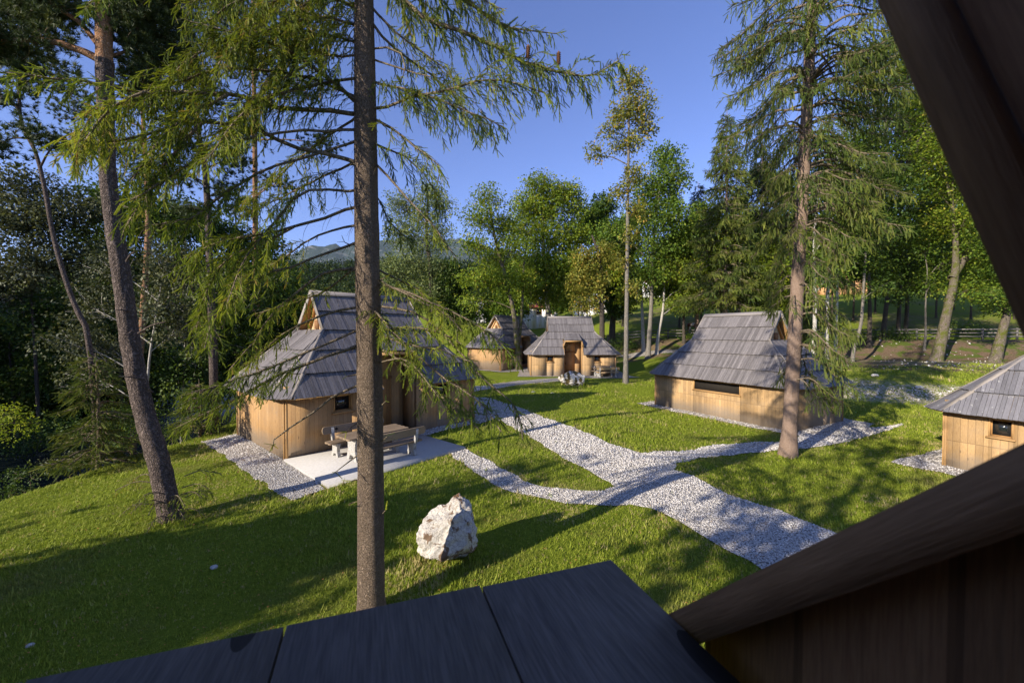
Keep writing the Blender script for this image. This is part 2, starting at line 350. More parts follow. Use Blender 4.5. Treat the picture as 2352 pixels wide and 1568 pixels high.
# ---- ground cover colours
def ground_mat():
    m, t, N, L, b = nt('ground'); g = N.new('ShaderNodeNewGeometry').outputs['Position']
    a = noise_(N, L, g, .55, 5, .6); f = noise_(N, L, g, 9, 5, .7); ff = noise_(N, L, g, 55, 3, .7)
    col = mix(N, L, ramp(N, L, f, [(.3, (0, 0, 0)), (.7, (1, 1, 1))]), (.145, .195, .016), (.245, .29, .03))
    col = mix(N, L, mth(N, L, 'MULTIPLY', ramp(N, L, ff, [(.45, (0, 0, 0)), (.65, (1, 1, 1))]), .55), col, (.05, .085, .008))
    col = mix(N, L, mth(N, L, 'MULTIPLY', ramp(N, L, a, [(.52, (0, 0, 0)), (.7, (1, 1, 1))]), .55), col, (.20, .19, .055))
    # bare soil and leaf litter on the banks: slopes, right where the lawn has not been laid
    zone = attr(N, 'soil')
    soil = mix(N, L, ramp(N, L, f, [(.35, (0, 0, 0)), (.65, (1, 1, 1))]), (.12, .08, .045), (.24, .17, .11))
    patch = noise_(N, L, g, .8, 5, .65)
    wet = mix(N, L, ramp(N, L, patch, [(.44, (0, 0, 0)), (.52, (1, 1, 1))]), (.10, .13, .025), soil)
    col = mix(N, L, zone, col, wet)
    st = attr(N, 'stony')
    v = N.new('ShaderNodeTexVoronoi'); v.inputs['Scale'].default_value = 5.0; L.new(g, v.inputs[0])
    sf = mth(N, L, 'MULTIPLY', st, ramp(N, L, noise_(N, L, g, 3.5, 4, .75), [(.40, (0, 0, 0)), (.56, (1, 1, 1))]))
    col = mix(N, L, sf, col, mix(N, L, v.outputs['Distance'], (.50, .44, .33), (.30, .26, .17)))
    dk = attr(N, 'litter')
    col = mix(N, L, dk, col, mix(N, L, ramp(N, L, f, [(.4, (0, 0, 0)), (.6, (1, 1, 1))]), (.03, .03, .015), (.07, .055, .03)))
    L.new(col, b.inputs['Base Color']); b.inputs['Roughness'].default_value = .95; b.inputs['Specular IOR Level'].default_value = .05
    bump(N, L, b, mth(N, L, 'ADD', f, ff), .9, .05); return m
M['ground'] = ground_mat()
def gravel_mat(name, sc, ca=(.78, .735, .67), cb=(.54, .50, .445)):
    m, t, N, L, b = nt(name); g = N.new('ShaderNodeNewGeometry').outputs['Position']
    v = N.new('ShaderNodeTexVoronoi'); v.inputs['Scale'].default_value = sc; L.new(g, v.inputs[0])
    sep = N.new('ShaderNodeSeparateColor'); L.new(v.outputs['Color'], sep.inputs[0])
    col = mix(N, L, sep.outputs[0], ca, cb)
    dgap = ramp(N, L, v.outputs['Distance'], [(.36, (1, 1, 1)), (.68, (.2, .195, .19))])
    col = mix(N, L, 1.0, col, dgap, 'MULTIPLY')
    a = noise_(N, L, g, .9, 4, .6)
    col = mix(N, L, mth(N, L, 'MULTIPLY', ramp(N, L, a, [(.46, (0, 0, 0)), (.66, (1, 1, 1))]), .55), col, (.36, .315, .25))
    L.new(col, b.inputs['Base Color']); b.inputs['Roughness'].default_value = .9
    bump(N, L, b, mth(N, L, 'SUBTRACT', 1.0, v.outputs['Distance']), 1.0, .05); return m
M['gravel'] = gravel_mat('white_gravel', 28)
m, t, N, L, b = nt('gravel_stones'); _r = attr(N, 'rnd')
L.new(ramp(N, L, _r, [(0, (.36, .33, .29)), (.5, (.58, .545, .495)), (1, (.74, .71, .66))]), b.inputs['Base Color']); b.inputs['Roughness'].default_value = .9
M['stones'] = m
m, t, N, L, b = nt('grass_blades'); _r = attr(N, 'rnd'); _g = N.new('ShaderNodeNewGeometry').outputs['Position']
_c = ramp(N, L, _r, [(0, (.14, .20, .015)), (.5, (.30, .37, .032)), (.9, (.42, .46, .06)), (1, (.52, .44, .18))])
_a = noise_(N, L, _g, .55, 5, .6)
_c = mix(N, L, mth(N, L, 'MULTIPLY', ramp(N, L, _a, [(.50, (0, 0, 0)), (.7, (1, 1, 1))]), .6), _c, (.26, .235, .075))
L.new(_c, b.inputs['Base Color']); b.inputs['Roughness'].default_value = .6
_tr = N.new('ShaderNodeBsdfTranslucent'); L.new(_c, _tr.inputs[0]); _ms = N.new('ShaderNodeMixShader'); _ms.inputs[0].default_value = .35
L.new(b.outputs[0], _ms.inputs[1]); L.new(_tr.outputs[0], _ms.inputs[2]); L.new(_ms.outputs[0], N['Material Output'].inputs[0])
M['grass'] = m
m, t, N, L, b = nt('river_water'); b.inputs['Base Color'].default_value = (.012, .018, .016, 1); b.inputs['Roughness'].default_value = .25
_g = N.new('ShaderNodeNewGeometry').outputs['Position']; bump(N, L, b, noise_(N, L, _g, 3, 4, .6), .35, .08); b.inputs['Specular IOR Level'].default_value = .12; M['water'] = m
def rock_mat(name, mossc, sc=3.0, amt=.55, top=True, base=(.70, .67, .61), dark=(.33, .26, .19)):
    m, t, N, L, b = nt(name); g = N.new('ShaderNodeTexCoord').outputs['Object']
    a = noise_(N, L, g, sc, 6, .65, .5); f = noise_(N, L, g, sc * 6, 5, .7)
    w = noise_(N, L, g, sc * 1.4, 8, .7, 2.5)
    col = mix(N, L, ramp(N, L, f, [(.35, (0, 0, 0)), (.65, (1, 1, 1))]), tuple(c * .85 for c in base), base)
    cr = ramp(N, L, w, [(.47, (0, 0, 0)), (.50, (1, 1, 1)), (.53, (0, 0, 0))])
    col = mix(N, L, mth(N, L, 'MULTIPLY', cr, .75), col, dark)
    col = mix(N, L, ramp(N, L, a, [(amt, (0, 0, 0)), (amt + .04, (1, 1, 1))]), col, mossc)
    if top:
        s = N.new('ShaderNodeSeparateXYZ'); L.new(g, s.inputs[0])
        zz = mth(N, L, 'ADD', s.outputs[2], mth(N, L, 'MULTIPLY', f, .35))
        col = mix(N, L, mth(N, L, 'MULTIPLY', ramp(N, L, mth(N, L, 'MULTIPLY', zz, .5), [(.60, (0, 0, 0)), (.63, (1, 1, 1))]), .8), col, (.16, .075, .03))
    L.new(col, b.inputs['Base Color']); b.inputs['Roughness'].default_value = .95; b.inputs['Specular IOR Level'].default_value = .1
    bump(N, L, b, mth(N, L, 'ADD', mth(N, L, 'MULTIPLY', f, .7), mth(N, L, 'ADD', w, a)), .9, .06); return m
M['rock1'] = rock_mat('white_limestone', (.22, .15, .10), 3.4, .53, base=(.70, .66, .59), dark=(.25, .19, .13))
M['rock2'] = rock_mat('mossy_limestone', (.12, .09, .035), 3.2, .48, top=False)
M['rocks'] = rock_mat('pale_stone', (.3, .27, .2), 5, .6, top=False)
m, t, N, L, b = nt('mountain'); _g = N.new('ShaderNodeNewGeometry').outputs['Position']
_a = noise_(N, L, _g, .012, 8, .7, .6, (1, 1, 1.6)); _c = mix(N, L, ramp(N, L, _a, [(.55, (0, 0, 0)), (.68, (1, 1, 1))]), (.030, .050, .038), (.20, .20, .19))
L.new(_c, b.inputs['Base Color']); b.inputs['Roughness'].default_value = 1; M['mountain'] = m
m, t, N, L, b = nt('horse_coat'); _g = N.new('ShaderNodeTexCoord').outputs['Object']
L.new(mix(N, L, ramp(N, L, noise_(N, L, _g, 1.6, 2), [(.50, (0, 0, 0)), (.56, (1, 1, 1))]), (.13, .045, .018), (.60, .52, .44)), b.inputs['Base Color']); M['horse'] = m
# ================================================================== SETTING
def axis(segs):
    out = []
    for a, b, st in segs: out += list(np.arange(a, b, st))
    return np.array(out + [segs[-1][1]])
def ground_sheet():
    xs = axis([(-2600, -600, 200), (-600, -120, 24), (-120, -40, 4), (-40, -16, .8), (-16, 20, .22), (20, 60, .5), (60, 130, 3), (130, 600, 24), (600, 2600, 200)])
    ys = axis([(-200, -20, 15), (-20, 2, 1.5), (2, 30, .22), (30, 64, .35), (64, 130, 1.5), (130, 340, 5), (340, 900, 40), (900, 3000, 200)])
    X, Y = np.meshgrid(xs, ys); Z = hgt(X, Y); nx, ny = len(xs), len(ys)
    V = np.stack([X, Y, Z], -1).reshape(-1, 3)
    i = np.arange(ny - 1)[:, None] * nx + np.arange(nx - 1)[None]
    F = np.stack([i, i + 1, i + nx + 1, i + nx], -1).reshape(-1, 4)
    mb = MB(); mb.add(V, F); o = mb.build('ground', M['ground'], smooth=True); tag(o, kind='structure')
    x, y = V[:, 0], V[:, 1]; q = y + .37 * (x - 5)
    soil = ss(49, 51, q) * (1 - ss(58.5, 60, q)) * ss(8, 14, x) * .95
    soil = np.maximum(soil, ss(40.5, 42.5, q) * (1 - ss(58.5, 60, q)) * ss(17, 24, x))
    soil = np.maximum(soil, .55 * ss(60, 62, q) * (1 - ss(90, 95, q)) * (wob(x, y, .12) > .5))
    soil = np.maximum(soil, .35 * (ss(.3, 1.2, np.abs(q - 80)) < .5))
    stony = ss(32, 33, q) * (1 - ss(34.8, 36.3, q)) * ss(13, 17, x)
    stony = np.maximum(stony, .45 * ss(43, 45, q) * (1 - ss(50, 51, q)) * ss(30, 36, x))
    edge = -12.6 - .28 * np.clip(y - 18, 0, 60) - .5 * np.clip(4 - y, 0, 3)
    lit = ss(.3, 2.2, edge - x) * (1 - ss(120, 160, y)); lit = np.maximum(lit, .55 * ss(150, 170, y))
    for nme, arr in (('soil', soil), ('stony', stony), ('litter', lit)):
        a = o.data.attributes.new(nme, 'FLOAT', 'POINT'); a.data.foreach_set('value', arr.astype(np.float32))
ground_sheet()

def in_poly(P, poly):
    x, y = P[:, 0], P[:, 1]; r = np.zeros(len(P), bool); n = len(poly)
    for i in range(n):
        x0, y0 = poly[i][:2]; x1, y1 = poly[(i + 1) % n][:2]
        c = ((y0 > y) != (y1 > y)) & (x < (x1 - x0) * (y - y0) / (y1 - y0 + 1e-12) + x0); r ^= c
    return r
PATHS = []
def drape(name, poly, mat, lift=.02, step=.3, jit=.05, rec=True, kind='structure'):
    """a polygon laid on the ground"""
    P = [np.array(p[:2], float) for p in poly]; B = []
    for i in range(len(P)):
        a, b = P[i], P[(i + 1) % len(P)]; L = np.linalg.norm(b - a); k = max(1, int(L / step))
        for j in range(k):
            p = a + (b - a) * j / k; nn = np.array([-(b - a)[1], (b - a)[0]]) / (L + 1e-9)
            B.append(p + nn * (jit * (wob(p[0], p[1], 3.1) + random.uniform(-1, 1) * .8)))
    B = np.array(B)
    if rec: PATHS.append(B)
    x0, y0 = B.min(0); x1, y1 = B.max(0)
    gx, gy = np.meshgrid(np.arange(x0, x1, step), np.arange(y0, y1, step)); G = np.stack([gx.ravel(), gy.ravel()], 1)
    G = G + np.random.uniform(-.2, .2, G.shape) * step; G = G[in_poly(G, B)]
    vs = [Vector(p) for p in B] + [Vector(p) for p in G]
    r = delaunay_2d_cdt(vs, [], [list(range(len(B)))], 1, 1e-4)
    V = np.array([[v[0], v[1], 0] for v in r[0]]); V[:, 2] = hgt(V[:, 0], V[:, 1]) + lift
    mb = MB(); mb.add(V, np.array([list(f) for f in r[2]])); return tag(mb.build(name, mat, smooth=True), kind=kind)
def pix(L): return [gr(*p)[:2] for p in L]

# cabin frames:  name -> centre, angle, ground level
def frame(cx, cy, ang):
    c, s_ = math.cos(ang), math.sin(ang)
    return lambda x, y: np.array([cx + c * x - s_ * y, cy + s_ * x + c * y])
LEFT = (-6.35, 17.07, math.atan2(.745, .667), 0.0, 5.2)
MID = (5.72, 39.75, 0.0, .02, 5.2)
REAR = (-.5, 46.6, math.atan2(.745, .667), .40, 5.2)
RIGHT = (12.94, 22.65, math.atan2(.877, -.481), -.50, 4.6)
EDGE = (18.55, 10.95, math.atan2(.888, -.46), -.56, 4.8)

# paths (outline read off the photograph, laid on the ground)
main = pix([(1088, 912), (1130, 915), (1180, 932), (1250, 960), (1330, 986), (1400, 1020), (1470, 1041), (1560, 1038), (1640, 1022), (1715, 1018), (1795, 1016),
            (1850, 1000), (1935, 990), (1990, 985), (2080, 972), (2040, 990), (1960, 1012), (1900, 1024), (1840, 1032), (1790, 1036), (1700, 1042), (1620, 1052), (1560, 1066), (1548, 1080),
            (1600, 1097), (1680, 1140), (1790, 1172), (1895, 1217), (2150, 1330), (2020, 1560), (1790, 1335), (1720, 1290), (1640, 1246), (1560, 1198), (1500, 1172),
            (1450, 1165), (1300, 1157), (1170, 1132), (1100, 1092), (1030, 1040), (1072, 1031), (1130, 1062), (1200, 1108), (1300, 1127), (1380, 1128), (1412, 1118),
            (1370, 1090), (1300, 1057), (1230, 1012), (1190, 988), (1120, 955), (1088, 945)])
drape('gravel_path', main, M['gravel'])
def apron(name, fr, pts, lift=.03):
    f = frame(*fr[:3]); return drape(name, [f(*p) for p in pts], M['gravel'], lift=lift, jit=.05)
apron('gravel_apron', LEFT, [(-4.9, -4.55), (-4.05, -5.85), (-4.02, -2.0), (4.05, -2.0), (4.05, 2.0), (4.5, 2.0), (4.6, -3.2), (-.2 + .7, -3.1), (-4.02, -2.6), (-4.4, 3.0), (-5.0, 3.0)][:0] or
      [(-5.05, 3.2), (-5.1, -3.0), (-4.95, -5.95), (-4.1, -5.8), (-4.0, -2.0), (4.0, -2.0), (4.0, 3.2), (4.9, 3.2), (4.9, -3.3), (.6, -3.35), (.6, -1.5), (-3.6, -1.5), (-3.6, 3.2)])
apron('gravel_apron', MID, [(-4.9, 3.2), (-5.2, -3.35), (-1.5, -3.3), (2.0, -4.6), (5.6, -4.4), (4.9, 3.2)])
apron('gravel_apron', RIGHT, [(-4.6, 3.0), (4.7, 3.1), (4.9, -3.0), (-4.9, -3.2), (-5.6, .3)])
apron('gravel_apron', EDGE, [(-4.6, 3.1), (5.0, 3.4), (4.7, -3.0), (-4.6, -3.0)])
apron('gravel_apron', REAR, [(-4.9, 3.2), (-5.0, -3.5), (.3, -5.4), (5.6, -4.2), (4.9, 3.2)])
drape('footpath', pix([(1088, 888), (1200, 874), (1290, 868), (1292, 875), (1200, 883), (1088, 900)]), M['gravel'], lift=.025, jit=.03)
drape('gravel_track', pix([(1420, 818), (1480, 809), (1570, 804), (1640, 806), (1640, 811), (1560, 810), (1480, 817), (1440, 824)]), M['gravel'], lift=.03)
drape('gravel_road', [(-9, 49), (0, 51.5), (9, 53), (9, 51), (1, 49.3), (-9, 46.5)], M['gravel'], lift=.03, step=.6)
# river
V = [(-60, -40, -3.15), (-14, -40, -3.15), (-14, 90, -3.15), (-60, 90, -3.15)]
mb = MB(); mb.add(V, [[0, 1, 2, 3]]); tag(mb.build('river_water', M['water']), kind='structure')
# patio slab of the left cabin
def slab(fr, x0, x1, y0, y1, z0, z1):
    f = frame(*fr[:3]); P = [f(x0, y0), f(x1, y0), f(x1, y1), f(x0, y1)]
    mb = MB(); c = np.array([*((P[0] + P[2]) / 2), (z0 + z1) / 2]); a = fr[2]
    obox(mb, c, ((x1 - x0) / 2 * math.cos(a), (x1 - x0) / 2 * math.sin(a), 0), (-(y1 - y0) / 2 * math.sin(a), (y1 - y0) / 2 * math.cos(a), 0), (0, 0, (z1 - z0) / 2))
    tag(mb.build('concrete_patio', M['concrete']), kind='structure'); PATHS.append(np.array(P))
slab(LEFT, -4.05, .62, -5.8, -2.63, -.1, .085)

# far mountain and air
def mountain():
    n, k = 160, 26; a = np.linspace(-1.0, .9, n); V = []
    ypx = np.interp(CX + FD * np.tan(a), [-400, 400, 620, 690, 760, 860, 940, 1040, 1110, 1250, 1500, 1700, 2000, 2800], [600, 610, 600, 572, 562, 556, 545, 548, 562, 600, 620, 600, 610, 620])
    crest = (765 - ypx) / FD * 4500 * np.cos(a) + 14 * np.sin(a * 57 + 2) + 10 * np.sin(a * 131)
    for j in range(k):
        t = j / (k - 1); rr = 3600 + 900 * t
        zz = crest * (t ** .8) + 30 * np.sin(a * 40 + j) * t * (1 - t) * 3 + np.random.randn(n) * 9 * (t > 0)
        V.append(np.stack([rr * np.sin(a), rr * np.cos(a), zz - 40 * (1 - t)], 1))
    V = np.concatenate(V); i = np.arange(k - 1)[:, None] * n + np.arange(n - 1)[None]
    mb = MB(); mb.add(V, np.stack([i, i + 1, i + n + 1, i + n], -1).reshape(-1, 4)); tag(mb.build('mountain', M['mountain'], smooth=False), kind='structure')
mountain()

# ================================================================== CABINS
def clip(poly, side):
    """clip convex uv polygon by half plane a*u+b*v<=c"""
    a, b, c = side; out = []
    for i in range(len(poly)):
        p, q = poly[i], poly[(i + 1) % len(poly)]; dp = a * p[0] + b * p[1] - c; dq = a * q[0] + b * q[1] - c
        if dp <= 0: out.append(p)
        if dp * dq < 0: t = dp / (dp - dq); out.append((p[0] + (q[0] - p[0]) * t, p[1] + (q[1] - p[1]) * t))
    return out
def roof_face(mb, O, U, N_, poly, rows, bw=.105, mi=0, thick=.03):
    """boards on a roof plane. O origin, U along the eave, N_ outward normal; poly convex in (u,v)"""
    U = unit(np.array(U, float)); N_ = unit(np.array(N_, float)); Vv = np.cross(N_, U)
    if Vv[2] < 0: Vv = -Vv
    cx = sum(p[0] for p in poly) / len(poly); cy = sum(p[1] for p in poly) / len(poly); sides = []
    for i in range(len(poly)):
        p, q = poly[i], poly[(i + 1) % len(poly)]; a, b = q[1] - p[1], -(q[0] - p[0]); c = a * p[0] + b * p[1]
        if a * cx + b * cy > c: a, b, c = -a, -b, -c
        sides.append((a, b, c))
    u0 = min(p[0] for p in poly); u1 = max(p[0] for p in poly)
    for va, vb in zip(rows[:-1], rows[1:]):
        u = u0 - random.uniform(0, bw)
        while u < u1:
            w = bw * random.uniform(.75, 1.25); g = .004
            R_ = [(u + g, va - .02), (u + w - g, va - .02), (u + w - g, vb), (u + g, vb)]
            for sd in sides: R_ = clip(R_, sd) if len(R_) > 2 else R_
            if len(R_) > 2:
                jd = random.uniform(-.010, .010); jn = random.uniform(0, .008); T, B = [], []
                for (a, b) in R_:
                    k = (vb - b) / (vb - va); bb = b - (.035 + jd if abs(b - (va if va > min(p[1] for p in poly) + .01 else va)) < .03 else 0)
                    n_ = .03 + .07 * k + jn
                    p = np.array(O) + U * a + Vv * bb
                    T.append((p + N_ * n_, a, b)); B.append(p + N_ * (n_ - thick))
                k = len(T); off = random.uniform(0, 30); VV = np.array([t_[0] for t_ in T] + B)
                UV = np.array([(t_[1] + off, t_[2] + off) for t_ in T] * 2); rr = random.random()
                ar = np.cross(VV[1] - VV[0], VV[2] - VV[0]) @ N_
                top = list(range(k)) if ar > 0 else list(range(k))[::-1]
                mb.add(VV, [top], rr, mi, [UV[top]])
                F = [[i, i + k, (i + 1) % k + k, (i + 1) % k] for i in range(k)] if ar > 0 else [[i, (i + 1) % k, (i + 1) % k + k, i + k] for i in range(k)]
                mb.add(VV, F, rr, mi, [UV[f] for f in F])
            u += w

def wallseg(mb, p, q, z0, z1, t, mi=0, uoff=0.0):
    """vertical wall panel from p to q (2D), outer face on the right-hand side, thickness t inward"""
    p = np.array(p, float); q = np.array(q, float); d = unit(q - p); n = np.array([d[1], -d[0]]); L = np.linalg.norm(q - p)
    P = [(*p, z0), (*q, z0), (*q, z1), (*p, z1)]; Q_ = [(*(p - n * t), z0), (*(q - n * t), z0), (*(q - n * t), z1), (*(p - n * t), z1)]
    uvf = [(uoff, z0), (uoff + L, z0), (uoff + L, z1), (uoff, z1)]
    F = [[0, 1, 2, 3], [7, 6, 5, 4], [0, 4, 5, 1], [1, 5, 6, 2], [2, 6, 7, 3], [3, 7, 4, 0]]
    UV = np.array(uvf * 2); mb.add(P + Q_, F, .5, mi, [UV[f] for f in F])
def wall_with_windows(mb, p, q, z0, z1, t, wins, mi=0):
    """wins: (u0,u1,za,zb) along p->q"""
    p = np.array(p, float); q = np.array(q, float); d = unit(q - p); L = np.linalg.norm(q - p); u = 0
    for (a, b, za, zb) in sorted(wins):
        wallseg(mb, p + d * u, p + d * a, z0, z1, t, mi, u)
        wallseg(mb, p + d * a, p + d * b, z0, za, t, mi, a); wallseg(mb, p + d * a, p + d * b, zb, z1, t, mi, a); u = b
    wallseg(mb, p + d * u, q, z0, z1, t, mi, u)

def make_window(parent, p, q, u0, u1, za, zb, n_mull=0, shade_sheet=False):
    p = np.array(p, float); q = np.array(q, float); d = unit(q - p); n = np.array([d[1], -d[0]])
    D = np.array([*d, 0]); Nn = np.array([*n, 0]); c = np.array([*(p + d * (u0 + u1) / 2), (za + zb) / 2]); hw = (u1 - u0) / 2; hh = (zb - za) / 2
    f = MB(); w = .032
    for s_ in (-1, 1):
        obox(f, c + D * s_ * (hw - w / 2) - Nn * .05, D * w / 2, Nn * .075, (0, 0, hh - .002))
        obox(f, c + np.array([0, 0, s_ * (hh - w / 2)]) - Nn * .05, D * (hw - w), Nn * .073, (0, 0, w / 2))
    o = f.build('window', M['trim'], parent)
    s2 = MB(); obox(s2, c + np.array([0, 0, -hh - .022]) + Nn * .035, D * (hw + .05), Nn * .05, (0, 0, .02)); s2.build('sill', M['trim'], o)
    s3 = MB(); w2 = .028
    hi, hj = hw - w - .002, hh - w - .002
    for s_ in (-1, 1):
        obox(s3, c + D * s_ * (hi - w2 / 2) - Nn * .085, D * w2 / 2, Nn * .02, (0, 0, hj - .001))
        obox(s3, c + np.array([0, 0, s_ * (hj - w2 / 2)]) - Nn * .085, D * (hi - w2), Nn * .019, (0, 0, w2 / 2))
    for k in range(n_mull):
        obox(s3, c + D * (-hi + 2 * hi * (k + 1) / (n_mull + 1)) - Nn * .085, D * .02, Nn * .019, (0, 0, hj - w2 - .001))
    if not shade_sheet: s3.build('sash', M['door'], o)
    s4 = MB(); obox(s4, c - Nn * .10, D * (hi - .002), Nn * .003, (0, 0, hj - .002)); s4.build('pane', M['glass'] if not shade_sheet else M['dark'], o)  # wide open bands get a near-black sheet painted as the shade inside

def make_cabin(fr, label, group, front=True, wall='wall', roofm='roof', wins=(), back_wins=(), end_wins=(), carve=True, detail=True, long_dark=None):
    cx, cy, ang, z, Wd = fr
    root = thing('wooden_cabin', (cx, cy, z), label, 'cabin', group, ang)
    H = Wd / 2; ch = .05; hl = 4.0; top = 2.32; RZ = 5.55; EY = H + .4; EZ = 1.95
    kz = 4.1; tan = (RZ - EZ) / EY; ky = (RZ - kz) / tan
    # walls
    mb = MB(); low = -.45
    C = [(-hl + ch, -H), (hl - ch, -H), (hl, -H + ch), (hl, H - ch), (hl - ch, H), (-hl + ch, H), (-hl, H - ch), (-hl, -H + ch)]
    segs = list(zip(C, C[1:] + C[:1]))
    for i, (p, q) in enumerate(segs):
        L = math.dist(p, q)
        if i == 0 and front:
            a = hl - ch - .85; rl, rr_ = [], []
            for (xc, w) in wins:
                (rl if xc < 0 else rr_).append((xc - w / 2, xc + w / 2))
            wall_with_windows(mb, p, (-.85, -H), low, top, .14, [(x0 - p[0], x1 - p[0], 1.30, 1.88) for x0, x1 in rl])
            wall_with_windows(mb, (.85, -H), q, low, top, .14, [(x0 - .85, x1 - .85, 1.30, 1.88) for x0, x1 in rr_])
        else:
            ww = []
            if i == 0: ww = [(x - w / 2 - p[0], x + w / 2 - p[0], 1.30, 1.88) for x, w in wins]
            if i == 4: ww = [(p[0] - (x + w / 2), p[0] - (x - w / 2), 1.32, 1.89) for x, w in back_wins]
            if i == 6: ww = [(L / 2 + x - w / 2, L / 2 + x + w / 2, 1.30, 1.88) for x, w in end_wins]
            wall_with_windows(mb, p, q, low, top, .14, ww)
    mb.build('wall', M[wall], root)
    for (x, y) in C:
        cb = MB(); obox(cb, (x, y, (low + EZ) / 2 + .1), (.03, 0, 0), (0, .03, 0), (0, 0, (EZ - low) / 2 + .12)); cb.build('corner_board', M['trim'], root)
    # windows as parts
    def put(i, lst, za, zb, big=False):
        p, q = segs[i]
        for (x, w) in lst:
            if i == 0: u = x - p[0]
            elif i == 4: u = p[0] - x
            else: u = math.dist(p, q) / 2 + x
            bigw = w > 1.2
            make_window(root, p, q, u - w / 2, u + w / 2, za, zb, 0, bigw)
    put(0, wins, 1.30, 1.88); put(4, back_wins, 1.32, 1.89); put(6, end_wins, 1.30, 1.88)
    if any(w > 1.2 for _, w in back_wins):     # open loggia: inner wall behind the black sheet painted as its shade
        x, w = [b_ for b_ in back_wins if b_[1] > 1.2][0]
        r_ = MB(); bx(r_, x - w / 2 - .3, x + w / 2 + .3, H - 2.4, H - 2.3, 0, 2.3); r_.build('inner_wall', M['lining'], root)
    # entrance
    if front:
        rd = .95; mb = MB()
        wallseg(mb, (-.85, -H + .002), (-.85, -H + rd), low, 3.0, .1); wallseg(mb, (.85, -H + rd), (.85, -H + .002), low, 3.0, .1)
        wall_with_windows(mb, (-.85, -H + rd), (.85, -H + rd), low, 3.35, .1, [(.16, 1.16, .12, 2.2)])
        mb.build('porch_wall', M['wall'], root)
        mb = MB(); bx(mb, -.845, .845, -H - .28, -H + rd - .002, -.3, .11); mb.build('doorstep', M['lining'], root)
        mb = MB(); bx(mb, -.69, .31, -H + rd + .03, -H + rd + .09, .12, 2.2); dr = mb.build('door', M['door'], root)
        mb = MB(); bar(mb, (-.69, -H + rd - .02, 2.24), (.31, -H + rd - .02, 2.24), .05, .07); mb.build('door_lintel', M['lining'], root)
        mb = MB(); bar(mb, (-.60, -H + rd, 1.08), (-.48, -H + rd, 1.08), .02, .02); bx(mb, -.61, -.58, -H + rd, -H + rd + .035, .98, 1.16); mb.build('handle', M['iron'], dr)
    # roof
    mb = MB(); mi = 0; sl = math.hypot(EY, RZ - EZ); cos_, sin_ = EY / sl, (RZ - EZ) / sl
    rows = [sl * k / 5 for k in range(6)]; vk = sl * (kz - EZ) / (RZ - EZ); rows[3] = vk
    hw0, hwk, hwr = 3.9, 2.2, 2.14
    for sgn in (-1, 1):
        O = (0, sgn * EY, EZ); U = (-sgn, 0, 0); Nn = (0, sgn * sin_, cos_)
        if sgn == -1 and front:
            vc = rows[2]; hwc = hw0 + (hwk - hw0) * vc / vk
            for s_ in (-1, 1):
                roof_face(mb, O, U, Nn, [(s_ * .87, 0), (s_ * hw0, 0), (s_ * hwc, vc), (s_ * .87, vc)], rows[:3])
            roof_face(mb, O, U, Nn, [(-hwc, vc), (hwc, vc), (hwk, vk), (-hwk, vk)], rows[2:4])
        else:
            roof_face(mb, O, U, Nn, [(-hw0, 0), (hw0, 0), (hwk, vk), (-hwk, vk)], rows[:4])
        roof_face(mb, O, U, Nn, [(-hwk, vk), (hwk, vk), (hwr, sl - .01), (-hwr, sl - .01)], rows[3:])
    ex = 4.45; ey = EY - .55
    for sx in (-1, 1):
        # hip end
        rn = ex - hwk; rz = kz - EZ; L2 = math.hypot(rn, rz); Nn = (sx * rz / L2, 0, rn / L2)
        roof_face(mb, (sx * ex, 0, EZ), (0, sx, 0), Nn, [(-ey, 0), (ey, 0), (ky, L2), (-ky, L2)], [0, L2 / 3, 2 * L2 / 3, L2])
        for sy in (-1, 1):
            # corner facet
            P0 = np.array([sx * hw0, sy * EY, EZ]); P1 = np.array([sx * ex, sy * ey, EZ]); P2 = np.array([sx * hwk, sy * ky, kz])
            Uv = unit(P1 - P0); Nv = np.cross(P1 - P0, P2 - P0); Nv = unit(Nv if Nv[2] > 0 else -Nv); Vv = np.cross(Nv, Uv)
            if Vv[2] < 0: Vv = -Vv
            tri = [((p - P0) @ Uv, (p - P0) @ Vv) for p in (P0, P1, P2)]; h = tri[2][1]
            roof_face(mb, P0, Uv, Nv, tri, [0, h / 3, 2 * h / 3, h])
    roof = mb.build('roof', M[roofm], root)
    # solid deck under the boards (soffit), so nothing shines through
    mb = MB(); e = .03
    def facet(pts, n):
        prism(mb, pts, n, .03, 0)
    for sgn in (-1, 1):
        nn_ = (0, sgn * sin_, cos_)
        def pt(u, v): return (u, sgn * (EY - v * cos_) - sgn * 0, EZ + v * sin_ + .012)
        if sgn == -1 and front:
            vc = rows[2]; hwc = hw0 + (hwk - hw0) * vc / vk
            facet([pt(-hw0, 0), pt(-.87, 0), pt(-.87, vc), pt(-hwc, vc)], nn_); facet([pt(.87, 0), pt(hw0, 0), pt(hwc, vc), pt(.87, vc)], nn_)
            facet([pt(-hwc, vc), pt(hwc, vc), pt(hwk, vk), pt(-hwk, vk)], nn_)
        else:
            a = [pt(-hw0, 0), pt(hw0, 0), pt(hwk, vk), pt(-hwk, vk)]; facet(a if sgn == -1 else a[::-1], nn_)
        a = [pt(-hwk, vk), pt(hwk, vk), pt(hwr, sl - .02), pt(-hwr, sl - .02)]; facet(a if sgn == -1 else a[::-1], nn_)
